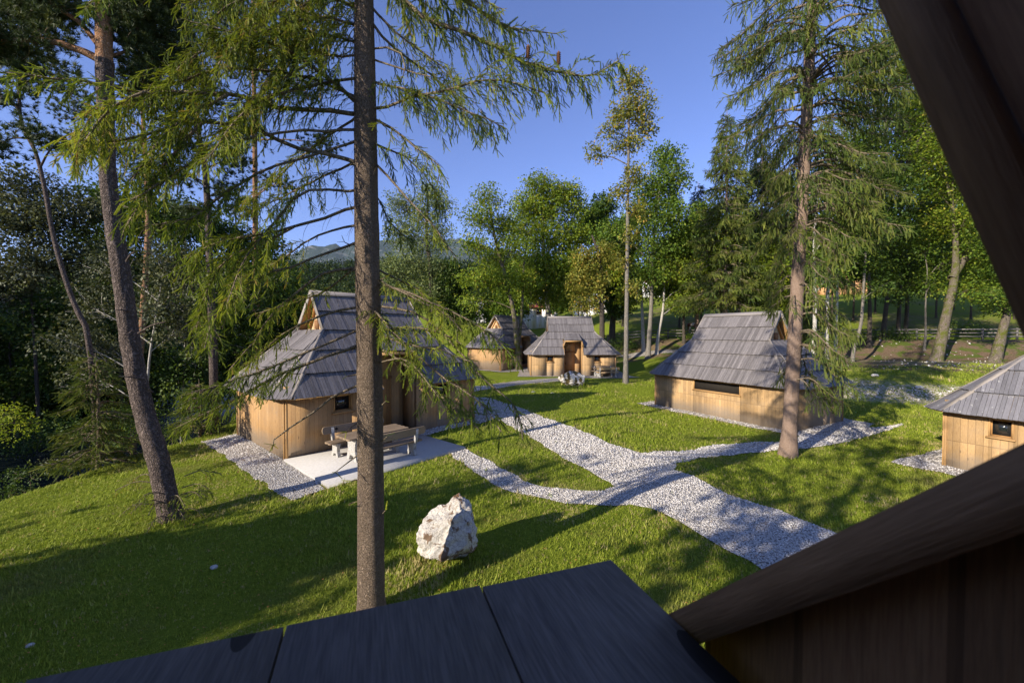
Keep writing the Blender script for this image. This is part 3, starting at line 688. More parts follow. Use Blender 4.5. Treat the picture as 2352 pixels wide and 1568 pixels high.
    for sx in (-1, 1):
        rn = ex - hwk; rz = kz - EZ; L2 = math.hypot(rn, rz); a = [(sx * ex, -ey, EZ + .012), (sx * ex, ey, EZ + .012), (sx * hwk, ky, kz + .012), (sx * hwk, -ky, kz + .012)]
        facet(a if sx == 1 else a[::-1], (sx * rz / L2, 0, rn / L2))
        for sy in (-1, 1):
            a = [(sx * hw0, sy * EY, EZ + .01), (sx * ex, sy * ey, EZ + .01), (sx * hwk, sy * ky, kz + .01)]
            nv = np.cross(np.array(a[1]) - a[0], np.array(a[2]) - a[0])
            if nv[2] < 0: a = [a[1], a[0], a[2]]; nv = -nv
            facet(a, nv)
    mb.build('soffit', M['trim'], roof)
    # ridge cap, rakes and hip boards
    mb = MB()
    for sgn in (-1, 1):
        c = np.array([0, sgn * .09, RZ + .025]); obox(mb, c, (hwr + .06, 0, 0), (0, sgn * .11 * cos_, -.11 * sin_), (0, .014 * sgn * sin_, .014 * cos_))
    mb.build('ridge_cap', M['ridge'], roof)
    for sx in (-1, 1):
        for sy in (-1, 1):
            mb = MB(); bar(mb, (sx * (hwk + .035), sy * (ky + .02), kz - .02), (sx * (hwr + .035), sy * .015, RZ + .02), .035, .17)
            mb.build('rake_board', M['rake'], roof)
            mb = MB(); bar(mb, (sx * ex, sy * ey, EZ + .085), (sx * hwk, sy * ky, kz + .085), .13, .025, up=(sx * .7, 0, .7)); mb.build('hip_board', M['rake'], roof)
            mb = MB(); bar(mb, (sx * hw0, sy * EY, EZ + .085), (sx * hwk, sy * ky, kz + .09), .12, .025, up=(0, sy * .7, .7)); mb.build('hip_board', M['rake'], roof)
    # gables
    for sx in (-1, 1):
        gx = sx * (hwk - .28); g = ky * .93; gtop = RZ - .16
        a = [(gx, -g, kz - .12), (gx, g, kz - .12), (gx, 0, gtop)]
        mb = MB(); prism(mb, a if sx == 1 else a[::-1], (sx, 0, 0), .04, 0, uvd=(0, 1, 0)); gw = mb.build('gable_wall', M['gable'], root)
        if carve:
            mb = MB(); f = gx + sx * .035
            bar(mb, (f, -g * .55, kz + .08), (f, -.06, gtop - .42), .05, .16, up=(sx, 0, 0)); bar(mb, (f, g * .55, kz + .08), (f, .06, gtop - .42), .05, .16, up=(sx, 0, 0))
            mb.build('carved_board', M['carve'], gw)
            mb = MB(); bx(mb, f - .02, f + .045, -.16, .16, kz + .06, kz + .42); mb.build('hatch', M['lining'], gw)
        mb = MB(); prism(mb, [(sx * (hwk + .02), -ky, kz + .01), (sx * (hwk + .02), ky, kz + .01), (gx, ky, kz + .05), (gx, -ky, kz + .05)][::sx], (sx * .2, 0, 1), .03); mb.build('ledge', M['rake'], gw)
    # dormer canopy over the door
    if front:
        def on(z_): return -(RZ - z_) / tan
        yf = -H - .12; zt, zm, zl = 3.86, 3.28, 2.70; xb, xm, xl = .66, .76, .98
        A0 = np.array([[-xb, on(zt) , zt + .06], [xb, on(zt), zt + .06], [xm, yf, zm], [-xm, yf, zm]])
        mb = MB(); n_ = np.cross(A0[3] - A0[0], A0[1] - A0[0]); n_ = unit(n_ if n_[2] > 0 else -n_)
        Ls = np.linalg.norm((A0[0] + A0[1]) / 2 - (A0[2] + A0[3]) / 2)
        roof_face(mb, (0, yf, zm), (1, 0, 0), n_, [(-xm, 0), (xm, 0), (xb, Ls), (-xb, Ls)], [0, Ls], bw=.16)
        for s_ in (-1, 1):
            P = [np.array(p) for p in ((s_ * xm, yf, zm), (s_ * xl, yf, zl), (s_ * .9, on(zl) + .02, zl + .03), (s_ * xb, on(zt) + .02, zt + .05))]
            for tri in ((0, 1, 2), (0, 2, 3)):
                T = [P[i] for i in tri]; nv = np.cross(T[1] - T[0], T[2] - T[0]); nv = unit(nv if nv[0] * s_ > 0 else -nv)
                if np.cross(T[1] - T[0], T[2] - T[0]) @ nv < 0: T = T[::-1]
                prism(mb, T, nv, .03)
        cn = mb.build('canopy', M[roofm], root)
        mb = MB(); yy = yf - .012
        for a, b in (((-xm, zm), (xm, zm)), ((-xm, zm), (-xl, zl)), ((xm, zm), (xl, zl))):
            bar(mb, (a[0], yy, a[1] - .05), (b[0], yy, b[1] - .05), .04, .11, up=(0, 0, 1) if a[1] == b[1] else (0, -1, 0)) if a[1] == b[1] else \
                bar(mb, (a[0] * .985, yy + .003, a[1] - .03), (b[0] * .96, yy + .003, b[1]), .10, .04, up=(0, -1, 0))
        mb.build('fascia', M['trim'], cn)
        mb = MB(); prism(mb, [(-xm + .03, yf + .03, zm - .03), (xm - .03, yf + .03, zm - .03), (xm - .03, -H + .95, 3.34), (-xm + .03, -H + .95, 3.34)], (0, -.1, 1), .03)
        for s_ in (-1, 1):
            a = [(s_ * .86, yf + .05, 2.7), (s_ * .86, -H + 1.0, 2.7), (s_ * .86, -H + 1.0, 3.3), (s_ * .75, yf + .05, 3.22)]
            prism(mb, a if s_ == 1 else a[::-1], (s_, 0, 0), .03)
            # jamb boards along the notch
            bar(mb, (s_ * .865, -EY - .02, EZ + .03), (s_ * .865, on(3.3) - .02, 3.33), .03, .14, up=(0, -.7, .7))
        mb.build('canopy_lining', M['trim'], cn)
    return root

GC = 'cabins of the holiday village'
make_cabin(LEFT, 'large shingled cabin behind the near spruce trunk, with a concrete patio and table set', GC, wins=[(-2.15, .64), (2.2, .64)])
make_cabin(MID, 'cabin seen square from the front across the lawn, behind the mossy round boulder', GC, wall='wallj', wins=[(-2.15, .64), (2.25, .64)])
make_cabin(RIGHT, 'cabin with a long dark window band in its wall, behind the right spruce trunk', GC, front=True, wall='wallj', back_wins=[(-0.12, 2.7)], end_wins=[(.65, .64)], wins=[(-2.15, .64), (2.2, .64)])
make_cabin(EDGE, 'nearest right cabin cut off by the dark window frame, pale lichen spots on its roof', GC, wall='wallj', roofm='roofl', back_wins=[(2.75, .5), (1.9, .6)], end_wins=[(.6, .64)])
make_cabin(REAR, 'farthest cabin, half hidden behind a forked mossy tree left of the mid cabin', GC, wins=[(-2.15, .64), (2.2, .64)])

# ---- wall lantern on the left cabin
def lantern(fr, lx, label):
    cx, cy, ang, z, Wd = fr; f = frame(cx, cy, ang); p = f(lx, -Wd / 2 - .12)
    root = thing('wall_lantern', (*p, z + 2.62), label, 'lantern', rz=ang)
    mb = MB(); tube(mb, smooth_path([(0, .12, .25), (0, .02, .34), (0, -.1, .30), (0, -.12, .2)], 12), .012, 6); mb.build('bracket', M['iron'], root)
    mb = MB()
    for s_ in range(4):
        a = s_ * math.pi / 2 + math.pi / 4; tube(mb, [(.055 * math.cos(a), -.12 + .055 * math.sin(a), 0), (.08 * math.cos(a), -.12 + .08 * math.sin(a), .16)], .007, 5)
    for zz, r_ in ((0, .06), (.16, .085)): tube(mb, [(0, -.12, zz - .006), (0, -.12, zz + .008)], [r_, r_], 8)
    tube(mb, [(0, -.12, .165), (0, -.12, .235)], [.10, .015], 8); mb.build('cage', M['iron'], root)
    mb = MB(); tube(mb, [(0, -.12, .012), (0, -.12, .15)], [.042, .06], 8); mb.build('pane', M['glass'], root)
lantern(LEFT, -.98, 'black iron lantern hanging beside the entrance of the large left cabin')

# ---- rustic benches and tables
def leg_shape(mb, x, w, h, t, yc=0, arch=True):
    """cast leg: waisted slab with an arch between two feet, standing in the y-z plane"""
    n = 7; L = []
    prof = [(w * .5, 0), (w * .46, .06), (w * .34, h * .45), (w * .36, h * .75), (w * .5, h)]
    left = [(-a, b) for a, b in prof][::-1]
    pts = prof + left + [(-w * .26, 0), (-w * .16, h * .22), (w * .16, h * .22), (w * .26, 0)]
    P = [(x + t / 2, yc + a, b) for a, b in pts]
    # split concave outline into two convex-ish halves and a top block
    def poly(ps): prism(mb, [(x + t / 2, yc + a, b) for a, b in ps], (1, 0, 0), t)
    poly([(w * .16, h * .22), (w * .26, 0), (w * .5, 0), (w * .46, .06), (w * .34, h * .45), (0, h * .45), (0, h * .22)])
    poly([(0, h * .22), (0, h * .45), (-w * .34, h * .45), (-w * .46, .06), (-w * .5, 0), (-w * .26, 0), (-w * .16, h * .22)])
    poly([(w * .34, h * .45), (w * .36, h * .75), (w * .5, h), (-w * .5, h), (-w * .36, h * .75), (-w * .34, h * .45)])
def rounded_plank(mb, x0, x1, c, wdir, tdir, w, t, mi=0, holes=True):
    """plank along x with rounded ends; wdir across its width"""
    wd = np.array(wdir, float); td = np.array(tdir, float); c = np.array(c, float); P = []
    for i in range(7): a = -math.pi / 2 + math.pi * i / 6; P.append(c + np.array([x1 - w * .28 + w * .28 * math.cos(a), 0, 0]) + wd * (w / 2 * math.sin(a)))
    for i in range(7): a = math.pi / 2 + math.pi * i / 6; P.append(c + np.array([x0 + w * .28 + w * .28 * math.cos(a), 0, 0]) + wd * (w / 2 * math.sin(a)))
    P = [p + td * t / 2 for p in P]; n = np.cross(P[5] - P[0], P[9] - P[0])
    if n @ td < 0: P = P[::-1]
    prism(mb, P, td, t, mi, uvd=wd)
def bench(fr, x, y, rot, label, mat, L=2.0, z=0.0):
    cx, cy, ang, zz, Wd = fr; f = frame(cx, cy, ang); p = f(x, y)
    root = thing('rustic_bench', (*p, zz + z), label, 'bench', 'rustic benches by the cabins', ang + rot)
    for yy in (-.105, .105):
        mb = MB(); rounded_plank(mb, -L / 2, L / 2, (0, yy, .455), (0, 1, 0), (0, 0, 1), .2, .05); mb.build('seat', M[mat], root)
    mb = MB(); rounded_plank(mb, -L / 2 - .03, L / 2 + .03, (0, .27, .80), (0, .12, .99), (0, -.99, .12), .24, .045); b_ = mb.build('backrest', M[mat], root)
    for s_ in (-1, 1):
        mb = MB(); prism(mb, [(s_ * L * .3 - .06, .236, .81), (s_ * L * .3, .231, .76), (s_ * L * .3 + .06, .236, .81), (s_ * L * .3, .240, .86)], (0, -1, .1), .012); mb.build('shade_diamond', M['dark'], b_)  # solid black diamond, painted as the shade of a cutout
    for s_ in (-1, 1):
        mb = MB(); leg_shape(mb, s_ * L * .36, .46, .43, .10)
        prism(mb, [(s_ * L * .36 + .045, .14, .42), (s_ * L * .36 + .045, .25, .42), (s_ * L * .36 + .045, .31, .88), (s_ * L * .36 + .045, .25, .88)], (1, 0, 0), .09)
        mb.build('leg', M['leg'], root)
def table(fr, x, y, rot, label, mat, L=2.0, z=0.0):
    cx, cy, ang, zz, Wd = fr; f = frame(cx, cy, ang); p = f(x, y)
    root = thing('rustic_table', (*p, zz + z), label, 'table', 'rustic tables by the cabins', ang + rot)
    mb = MB()
    for k in range(4): rounded_plank(mb, -L / 2, L / 2, (0, -.33 + .22 * k, .745), (0, 1, 0), (0, 0, 1), .214, .055)
    mb.build('tabletop', M[mat], root)
    for s_ in (-1, 1):
        mb = MB(); leg_shape(mb, s_ * L * .33, .66, .715, .11); mb.build('leg', M['leg'], root)
    mb = MB(); bar(mb, (-L * .33, 0, .30), (L * .33, 0, .30), .05, .12); mb.build('stretcher', M[mat], root)
tx, ty = -1.95, -4.3
table(LEFT, tx, ty, 0, 'rustic plank table between two benches on the concrete patio', 'bench', 2.1, .085)
bench(LEFT, tx - .1, ty + .8, 0, 'bench nearest the cabin wall on the concrete patio, facing the table', 'bench', 2.1, .085)
bench(LEFT, tx + .1, ty - .86, math.pi, 'bench on the outer edge of the concrete patio, its back to the lawn', 'bench', 2.1, .085)
bench(MID, 2.85, -4.05, math.pi, 'pale yellow wooden bench with its back to the lawn, in front of the mid cabin', 'benchl', 2.0, .03)
table(MID, 2.7, -3.45, 0, 'weathered low table between the pale bench and the mid cabin wall', 'bench', 1.9, .03)
bench(MID, 2.7, -2.95, 0, 'weathered bench against the mid cabin wall, behind the table', 'bench', 2.1, .03)
bench(REAR, 2.5, -3.6, 0, 'small distant bench by the entrance of the farthest cabin', 'benchl', 1.9, .05)

# ================================================================== ROCKS
def ico(sub):
    import bmesh
    bm = bmesh.new(); bmesh.ops.create_icosphere(bm, subdivisions=sub, radius=1)
    V = np.array([v.co[:] for v in bm.verts]); F = np.array([[v.index for v in f.verts] for f in bm.faces]); bm.free(); return V, F
from mathutils import noise as mn
def boulder(name, loc, size, label, mat, seed, group=None, lean=(0, 0), taper=0.0, cuts=22, rough=.05, sub=6, sink=.1, boxy=1.0):
    rs = np.random.RandomState(seed); V, F = ico(sub); V = V.copy(); V = np.sign(V) * np.abs(V) ** boxy; V = V / np.abs(V).max()
    for _ in range(cuts):
        d = unit(rs.randn(3)); lim = rs.uniform(.62, .92); k = V @ d; ex = np.clip(k - lim, 0, None); V = V - ex[:, None] * d * .92
    nz = np.array([mn.fractal(Vector(v * 2.2 + seed), .9, 2.0, 6) for v in V]); nr = np.array([mn.ridged_multi_fractal(Vector(v * 1.6 - seed), .9, 2.2, 5, 1.0, 2.0) for v in V])
    V = V * (1 + rough * nz + rough * .8 * (nr - 1))[:, None]
    h = (V[:, 2] + 1) / 2; s_ = 1 - taper * np.clip(h, 0, 1)
    V = V * np.stack([s_, s_, np.ones_like(s_)], 1) * np.array(size) / 2
    V[:, 0] += lean[0] * h; V[:, 1] += lean[1] * h; V[:, 2] += size[2] / 2 - sink
    V[:, :] = V
    mb = MB(); mb.add(V, F); o = mb.build(name, mat, smooth=False)
    o.location = tuple(loc); tag(o, label, 'rock', group); return o
g1 = gr(1012, 1296)
boulder('boulder', (g1[0] + .02, g1[1] + .1, g1[2]), (1.55, 1.2, 1.22), 'tall white limestone boulder with a rusty mossy tip, standing on the lawn', M['rock1'], 5, lean=(.26, .1), taper=.36, cuts=40, rough=.14)
g2 = gr(1320, 890)
boulder('boulder', (g2[0], g2[1] + .8, g2[2]), (2.25, 1.7, 1.3), 'wide mossy white boulder with a flat top, before the mid cabin', M['rock2'], 12, taper=.02, cuts=14, rough=.08, boxy=.6)
for i, (px, py, s_, lb) in enumerate([(492, 1305, .13, 'small white stone lying in the dark shaded lawn left of the spruce trunk'), (2111, 893, .45, 'flat white stone on the stony slope behind the right cabin'),
                                  (2010, 866, .5, 'pale rounded stone at the left end of the stony slope'), (1268, 903, .32, 'small flat stepping stone in the lawn left of the mossy boulder'),
                                  (1225, 900, .3, 'small stepping stone beside the gravel path end'), (70, 1483, .1, 'tiny pale stone at the bottom left of the shaded lawn')]):
    p = gr(px, py); boulder('stone', p, (s_, s_ * .8, s_ * (.55 if i not in (3, 4) else .2)), lb, M['rocks'], 30 + i, 'loose stones in the grass', sub=3, cuts=8, sink=.02)

# loose gravel on the paths, and stones on the slope
OCT_V = np.array([(1, 0, 0), (-1, 0, 0), (0, 1, 0), (0, -1, 0), (0, 0, 1), (0, 0, -1)], float); OCT_F = np.array([(0, 2, 4), (2, 1, 4), (1, 3, 4), (3, 0, 4), (2, 0, 5), (1, 2, 5), (3, 1, 5), (0, 3, 5)])
CU_V = unit(np.array([(x, y, z) for z in (-1, 1) for y in (-1, 1) for x in (-1, 1)], float)) + 0
def stones(name, n, rng, size, yr, xr=None, inside=True):
    P = []
    for _ in range(60):
        Y = yr[0] * (yr[1] / yr[0]) ** np.random.rand(n); X = np.random.uniform(-1.35, 1.35, n) * Y if xr is None else np.random.uniform(*xr, n)
        Q = np.stack([X, Y], 1); m_ = rng(Q); P.append(Q[m_])
        if sum(map(len, P)) > n: break
    P = np.concatenate(P)[:n]; k = len(P); sc = size[0] * (np.random.rand(k) ** 1.6 * (size[1] - 1) + 1) * np.clip(P[:, 1] / 9, .8, 1.8)
    a = np.random.uniform(0, 6.28, k); c, s_ = np.cos(a), np.sin(a); z0 = np.zeros(k)
    Mx = np.stack([np.stack([c, -s_, z0], -1), np.stack([s_, c, z0], -1), np.stack([np.random.uniform(-.4, .4, k), np.random.uniform(-.4, .4, k), np.ones(k)], -1)], 1)
    Mx = Mx * sc[:, None, None] * np.stack([np.ones(k), np.random.uniform(.6, 1, k), np.random.uniform(.4, .8, k)], -1)[:, None, :]
    pos = np.stack([P[:, 0], P[:, 1], hgt(P[:, 0], P[:, 1]) + .018 + sc * .2], 1); mb = MB()
    scatter(mb, OCT_V, OCT_F, pos, Mx, np.random.rand(k)); return tag(mb.build(name, M['stones']), kind='stuff')
GRAV = PATHS[:]
PB = [(p.min(0), p.max(0)) for p in GRAV]
def on_gravel(Q):
    m_ = np.zeros(len(Q), bool)
    for p, (lo, hi) in zip(GRAV, PB):
        c = np.all((Q > lo) & (Q < hi), 1)
        if c.any(): i = np.where(c)[0]; m_[i] |= in_poly(Q[i], p)
    return m_
gstones = GRAV
tag(stones('loose_gravel', 60000, lambda Q: on_gravel(Q) & ~in_poly(Q, PATHS[-1]), (.0115, 2.4), (4.5, 30)), 'white crushed gravel spread over the winding paths', 'gravel')
def slope_rng(Q):
    q = Q[:, 1] + .37 * (Q[:, 0] - 5); d = np.abs(q - 33.9) / 1.7 + np.random.rand(len(Q)) * .7 - .25 * wob(Q[:, 0], Q[:, 1], .8); return (d < .85) & (Q[:, 0] > 15)
tag(stones('slope_rubble', 1500, slope_rng, (.016, 3.0), (18, 34)), 'pale rubble strewn along the low stony slope behind the right cabin', 'stones')
def bank_rng(Q):
    q = Q[:, 1] + .37 * (Q[:, 0] - 5); return (q > 42) & (q < 58) & (Q[:, 0] > 28) & (np.random.rand(len(Q)) < .6 + .3 * wob(Q[:, 0], Q[:, 1], .5))
tag(stones('bank_rubble', 220, bank_rng, (.02, 3.5), (26, 48)), 'scattered pale stones on the bare earth bank below the fence', 'stones')
# grass blades on the lawn
def lawn():
    n = 240000; Y = 4.2 * (34 / 4.2) ** np.random.rand(n); X = np.random.uniform(-1.8, 1.6, n) * Y - 1.2; Q = np.stack([X, Y], 1)
    q = Y + .37 * (X - 5); edge = -12.6 - .28 * np.clip(Y - 18, 0, 60)
    ok = (~on_gravel(Q) | (np.random.rand(n) < .012)) & (X > edge - 1.2)
    for fr in (LEFT, MID, RIGHT, EDGE):
        c, s_ = math.cos(fr[2]), math.sin(fr[2]); dx, dy = X - fr[0], Y - fr[1]; lx = c * dx + s_ * dy; ly = -s_ * dx + c * dy
        ok &= ~((np.abs(lx) < 4.05) & (np.abs(ly) < fr[4] / 2 + .02))
    ok &= ~((q > 32.5) & (q < 35.5) & (X > 15) & (np.random.rand(n) < .8))
    Q = Q[ok]; k = len(Q); TV, TF = [], []
    rs = np.random.RandomState(3)
    for i in range(5):
        a = rs.uniform(0, 6.28); b = np.array([math.cos(a), math.sin(a), 0]); c = np.array([-b[1], b[0], 0]) * .10; o = rs.uniform(-.5, .5, 3) * np.array([1.3, 1.3, 0]); h = rs.uniform(.6, 1.1)
        TV += [o - c, o + c, o + b * rs.uniform(.15, .6) + np.array([0, 0, h])]; TF.append([3 * i, 3 * i + 1, 3 * i + 2])
    sc = .052 * (Q[:, 1] / 7) ** .55 * np.random.uniform(.6, 1.3, k) * (1 + .9 * (np.random.rand(k) < .03))
    for bx0, by0, br in ((g1[0] + .02, g1[1] + .1, .8), (g2[0], g2[1] + .8, 1.5), (-2.0, 5.6, .35), (10.2, 14.6, .5), (-7.3, 8.6, .5)):
        sc = sc * (1 + .5 * (np.hypot(Q[:, 0] - bx0, Q[:, 1] - by0) < br))
    a = np.random.uniform(0, 6.28, k); c, s_ = np.cos(a), np.sin(a); z0 = np.zeros(k); o1 = np.ones(k)
    Mx = np.stack([np.stack([c, -s_, z0], -1), np.stack([s_, c, z0], -1), np.stack([z0, z0, o1], -1)], 1) * sc[:, None, None]
    pos = np.stack([Q[:, 0], Q[:, 1], hgt(Q[:, 0], Q[:, 1]) - .004], 1); mb = MB()
    bp = np.concatenate([p for p in PATHS if len(p) > 8]); dmin = np.full(k, 9.0)
    for i in range(0, k, 20000): dmin[i:i + 20000] = np.sqrt(((Q[i:i + 20000, None] - bp[None]) ** 2).sum(-1)).min(1)
    r_ = np.clip(.5 + .22 * np.random.randn(k), 0, .92); r_[np.random.rand(k) < .04] = 1
    r_[np.random.rand(k) < .75 * np.exp(-dmin / .32) * (.6 + .5 * wob(Q[:, 0], Q[:, 1], 1.1))] = 1
    r_[(wob(Q[:, 0], Q[:, 1], .75, 2.) > .95) & (np.random.rand(k) < .5)] = 1; sc = sc * np.clip(1.05 + .22 * wob(Q[:, 0], Q[:, 1], .45, 5.), .6, 1.5); Mx = Mx * np.clip(1 + .25 * wob(Q[:, 0], Q[:, 1], .45, 5.), .6, 1.5)[:, None, None]
    scatter(mb, np.array(TV), np.array(TF), pos, Mx, r_); tag(mb.build('grass', M['grass']), 'short green lawn grass between the cabins and gravel paths', 'grass', kind='stuff')
lawn()

# ================================================================== the hut we look out of
def own_hut():
    root = thing('wooden_lookout', (0, 0, 0), 'dark timber hut in the foreground, with a grey plank ledge and a sloping rail', 'hut')
    e1 = unit(np.array([1.35, .455, 0])); e2 = unit(np.array([.16, -.455, 0])); s_ = .82; zt = EYE - .75 * s_
    c0 = np.array([.33, 1.31, 0]) * s_ + np.array([0, 0, zt]); seams = [0]
    # plank boundaries along -e1 from the corner (read off the photograph)
    def along(px, py):
        p = at(px, py, 1); d = p - np.array([0, 0, EYE]); p = np.array([0, 0, EYE]) + d * ((zt - EYE) / d[2]); return float((c0 - p) @ e1)
    S_ = [0, along(1105, 1345), along(655, 1437), along(80, 1568) + .02, along(80, 1568) + .38, along(80, 1568) + .75]
    for a, b in zip(S_[:-1], S_[1:]):
        mb = MB(); c = c0 - e1 * (a + b) / 2 + e2 * .75 - np.array([0, 0, .02]) + e2 * random.uniform(-.006, .006)
        obox(mb, c, e1 * ((b - a) / 2 - .003), e2 * .75, np.array([0, 0, .02])); o = mb.build('ledge_plank', M['ledge'], root)
    # sloping rail and cheek wall, in the plane through the ledge corner
    base = np.array([.37, .90, 0]); kd = np.array([.332, -.944, 0]); nn_ = np.array([-.944, -.332, 0])
    def pl(px, py):   # pixel on the cheek plane
        d = ray(px, py); t = (base @ nn_) / (d @ nn_); return np.array([0, 0, EYE]) + d * t
    A, B = pl(1548, 1405), pl(2400, 998); d = unit(B - A); up = np.cross(d, nn_); up = up if up[2] > 0 else -up
    mb = MB(); Lr = np.linalg.norm(B - A) + .5
    obox(mb, A + d * Lr / 2 - up * .034 - nn_ * .004, d * Lr / 2, nn_ * .034, up * .032); mb.build('rail', M['rail'], root)
    mb = MB(); low = [A + d * .02 - up * .066, A + d * Lr - up * .066]
    P = [low[0], low[1], np.array([*low[1][:2], 2.2]), np.array([*low[0][:2], 2.2])]; n2 = np.cross(P[1] - P[0], P[2] - P[0])
    if n2 @ nn_ < 0: P = P[::-1]
    prism(mb, [p - nn_ * .03 for p in P], nn_, .03, uvd=kd); mb.build('cheek_panel', M['lining'], root)
    # steep verge board and the boarding above it
    C, D = pl(2040, 0), pl(2360, 718); dd = unit(D - C); C2 = C - dd * .8; D2 = D + dd * .30
    side = np.cross(dd, nn_); side = side if side @ kd > 0 else -side
    mb = MB(); obox(mb, (C2 + D2) / 2 + side * .022, dd * np.linalg.norm(D2 - C2) / 2, side * .022, nn_ * .03); mb.build('verge_board', M['rail'], root)
    mb = MB(); P = [C2 + side * .046, D2 + side * .046, D2 + side * 1.6, C2 + side * 1.6]; n2 = np.cross(P[1] - P[0], P[2] - P[0])
    if n2 @ nn_ < 0: P = P[::-1]
    prism(mb, [p - nn_ * .01 for p in P], nn_, .04, uvd=side); mb.build('boarding', M['lining'], root)
    mb = MB(); q0 = C2 + side * .16; q1 = D2 + side * .16; obox(mb, (q0 + q1) / 2 - nn_ * .0, dd * np.linalg.norm(q1 - q0) / 2, side * .012, nn_ * .018); mb.build('batten', M['rail'], root)
    # body behind the camera
    mb = MB(); x0, x1, y0, y1 = -3.4, 2.6, -5.2, -.75
    for p, q in (((x0, y0), (x1, y0)), ((x1, y0), (x1, y1)), ((x1, y1), (x0, y1)), ((x0, y1), (x0, y0))): wallseg(mb, p, q, -.4, 5.4, .12)
    mb.build('wall', M['wall'], root)
    mb = MB(); bx(mb, x0, 1.6, y1 + .01, -.02, 2.55, 2.63); mb.build('balcony_floor', M['lining'], root)
    for (x, y) in ((-3.2, -.15), (.7, -.15)):
        mb = MB(); bx(mb, x - .06, x + .06, y - .06, y + .06, -.4, 2.55); mb.build('post', M['rail'], root)
    for k in (S_[1], S_[4]):
        mb = MB(); c = c0 - e1 * k + e2 * .35; bx(mb, c[0] - .04, c[0] + .04, c[1] - .04, c[1] + .04, 2.0, zt - .045); mb.build('bracket', M['rail'], root)
    mb = MB(); n_r = unit(np.array([0, 1, 1.25])); L_ = math.hypot(2.7, 2.16)
    roof_face(mb, (-.4, y1 + .5, 5.2), (-1, 0, 0), n_r, [(-3.5, 0), (3.5, 0), (3.5, L_), (-3.5, L_)], [0, L_ / 3, 2 * L_ / 3, L_]); 
    roof_face(mb, (-.4, y0 - .45, 5.2), (1, 0, 0), unit(np.array([0, -1, 1.25])), [(-3.5, 0), (3.5, 0), (3.5, L_), (-3.5, L_)], [0, L_ / 3, 2 * L_ / 3, L_])
    mb.build('roof', M['roof'], root)
    for xx in (x0 + .05, x1 - .1):
        mb = MB(); prism(mb, [(xx, y0, 5.4), (xx, y1, 5.4), (xx, (y0 + y1) / 2, 7.2)], (1, 0, 0), .05, uvd=(0, 1, 0)); mb.build('gable_wall', M['gable'], root)
own_hut()

def litter():
    n = 2600; Y = 4.5 * (40 / 4.5) ** np.random.rand(n); X = np.random.uniform(-1.5, 1.4, n) * Y; V, F = np.array([(0, 0, 0), (.5, .3, .12), (1, 0, 0), (.5, -.3, .1)]), np.array([[0, 1, 2, 3]])
    a = np.random.uniform(0, 6.28, n); s_ = .03 * (Y / 7) ** .6 * np.random.uniform(.6, 1.5, n); c, d, z0, o1 = np.cos(a), np.sin(a), np.zeros(n), np.ones(n)
    Mx = np.stack([np.stack([c, -d, z0], -1), np.stack([d, c, z0], -1), np.stack([np.random.uniform(-.3, .3, n), z0, o1], -1)], 1) * s_[:, None, None]
    mb = MB(); scatter(mb, V, F, np.stack([X, Y, hgt(X, Y) + .045], 1), Mx, np.random.rand(n)); tag(mb.build('fallen_leaves', M['carve']), 'small brown leaves fallen on the lawn and paths', 'leaves', kind='stuff')
litter()
# ================================================================== VEGETATION
def diamond(l, w, fold=.15):
    return np.array([(0, 0, 0), (l * .5, w / 2, fold * w), (l, 0, -fold * w * .5), (l * .5, -w / 2, fold * w)]), np.array([[0, 1, 2, 3]])
def brush(L, n, nl, nw, rows=3, ang=.75, seed=0, stem=.002):
    """a twig with needles along +x"""
    rs = np.random.RandomState(seed); V, F = [], []
    V += [(0, stem, 0), (0, -stem, 0), (L, 0, 0)]; F.append([0, 1, 2])
    for i in range(n):
        x = L * (i + .3) / n
        for k in range(rows):
            a = [-1, 1, 0, .5, -.5][k] * 1.35 + rs.uniform(-.25, .25); c, s_ = math.cos(ang), math.sin(ang); l = nl * rs.uniform(.75, 1.1) * (1 - .35 * (x / L) ** 3)
            d = np.array([c, s_ * math.sin(a), s_ * math.cos(a) * .8]); p = np.array([x, 0, 0]); w = np.array([nw * .5, 0, 0]) if True else 0
            b = len(V); V += [p - w, p + w, p + d * l]; F.append([b, b + 1, b + 2])
    return np.array(V), np.array(F)
BR_NEAR = brush(.105, 17, .0175, .0072, 4, seed=1)
BR_MID = brush(.26, 12, .045, .024, 4, seed=2, stem=.005)
BR_FAR = brush(.42, 8, .11, .06, 4, seed=3, stem=.01)
def tuft(n, l, w, seed):
    rs = np.random.RandomState(seed); V, F = [], []
    for i in range(n):
        d = unit(rs.randn(3) + np.array([.9, 0, .5])); s_ = unit(np.cross(d, rs.randn(3))) * w / 2; b = len(V)
        V += [-s_, s_, d * l * rs.uniform(.7, 1.1)]; F.append([b, b + 1, b + 2])
    return np.array(V), np.array(F)
TUFT = tuft(34, .13, .014, 4); TUFT_F = tuft(30, .19, .026, 5)

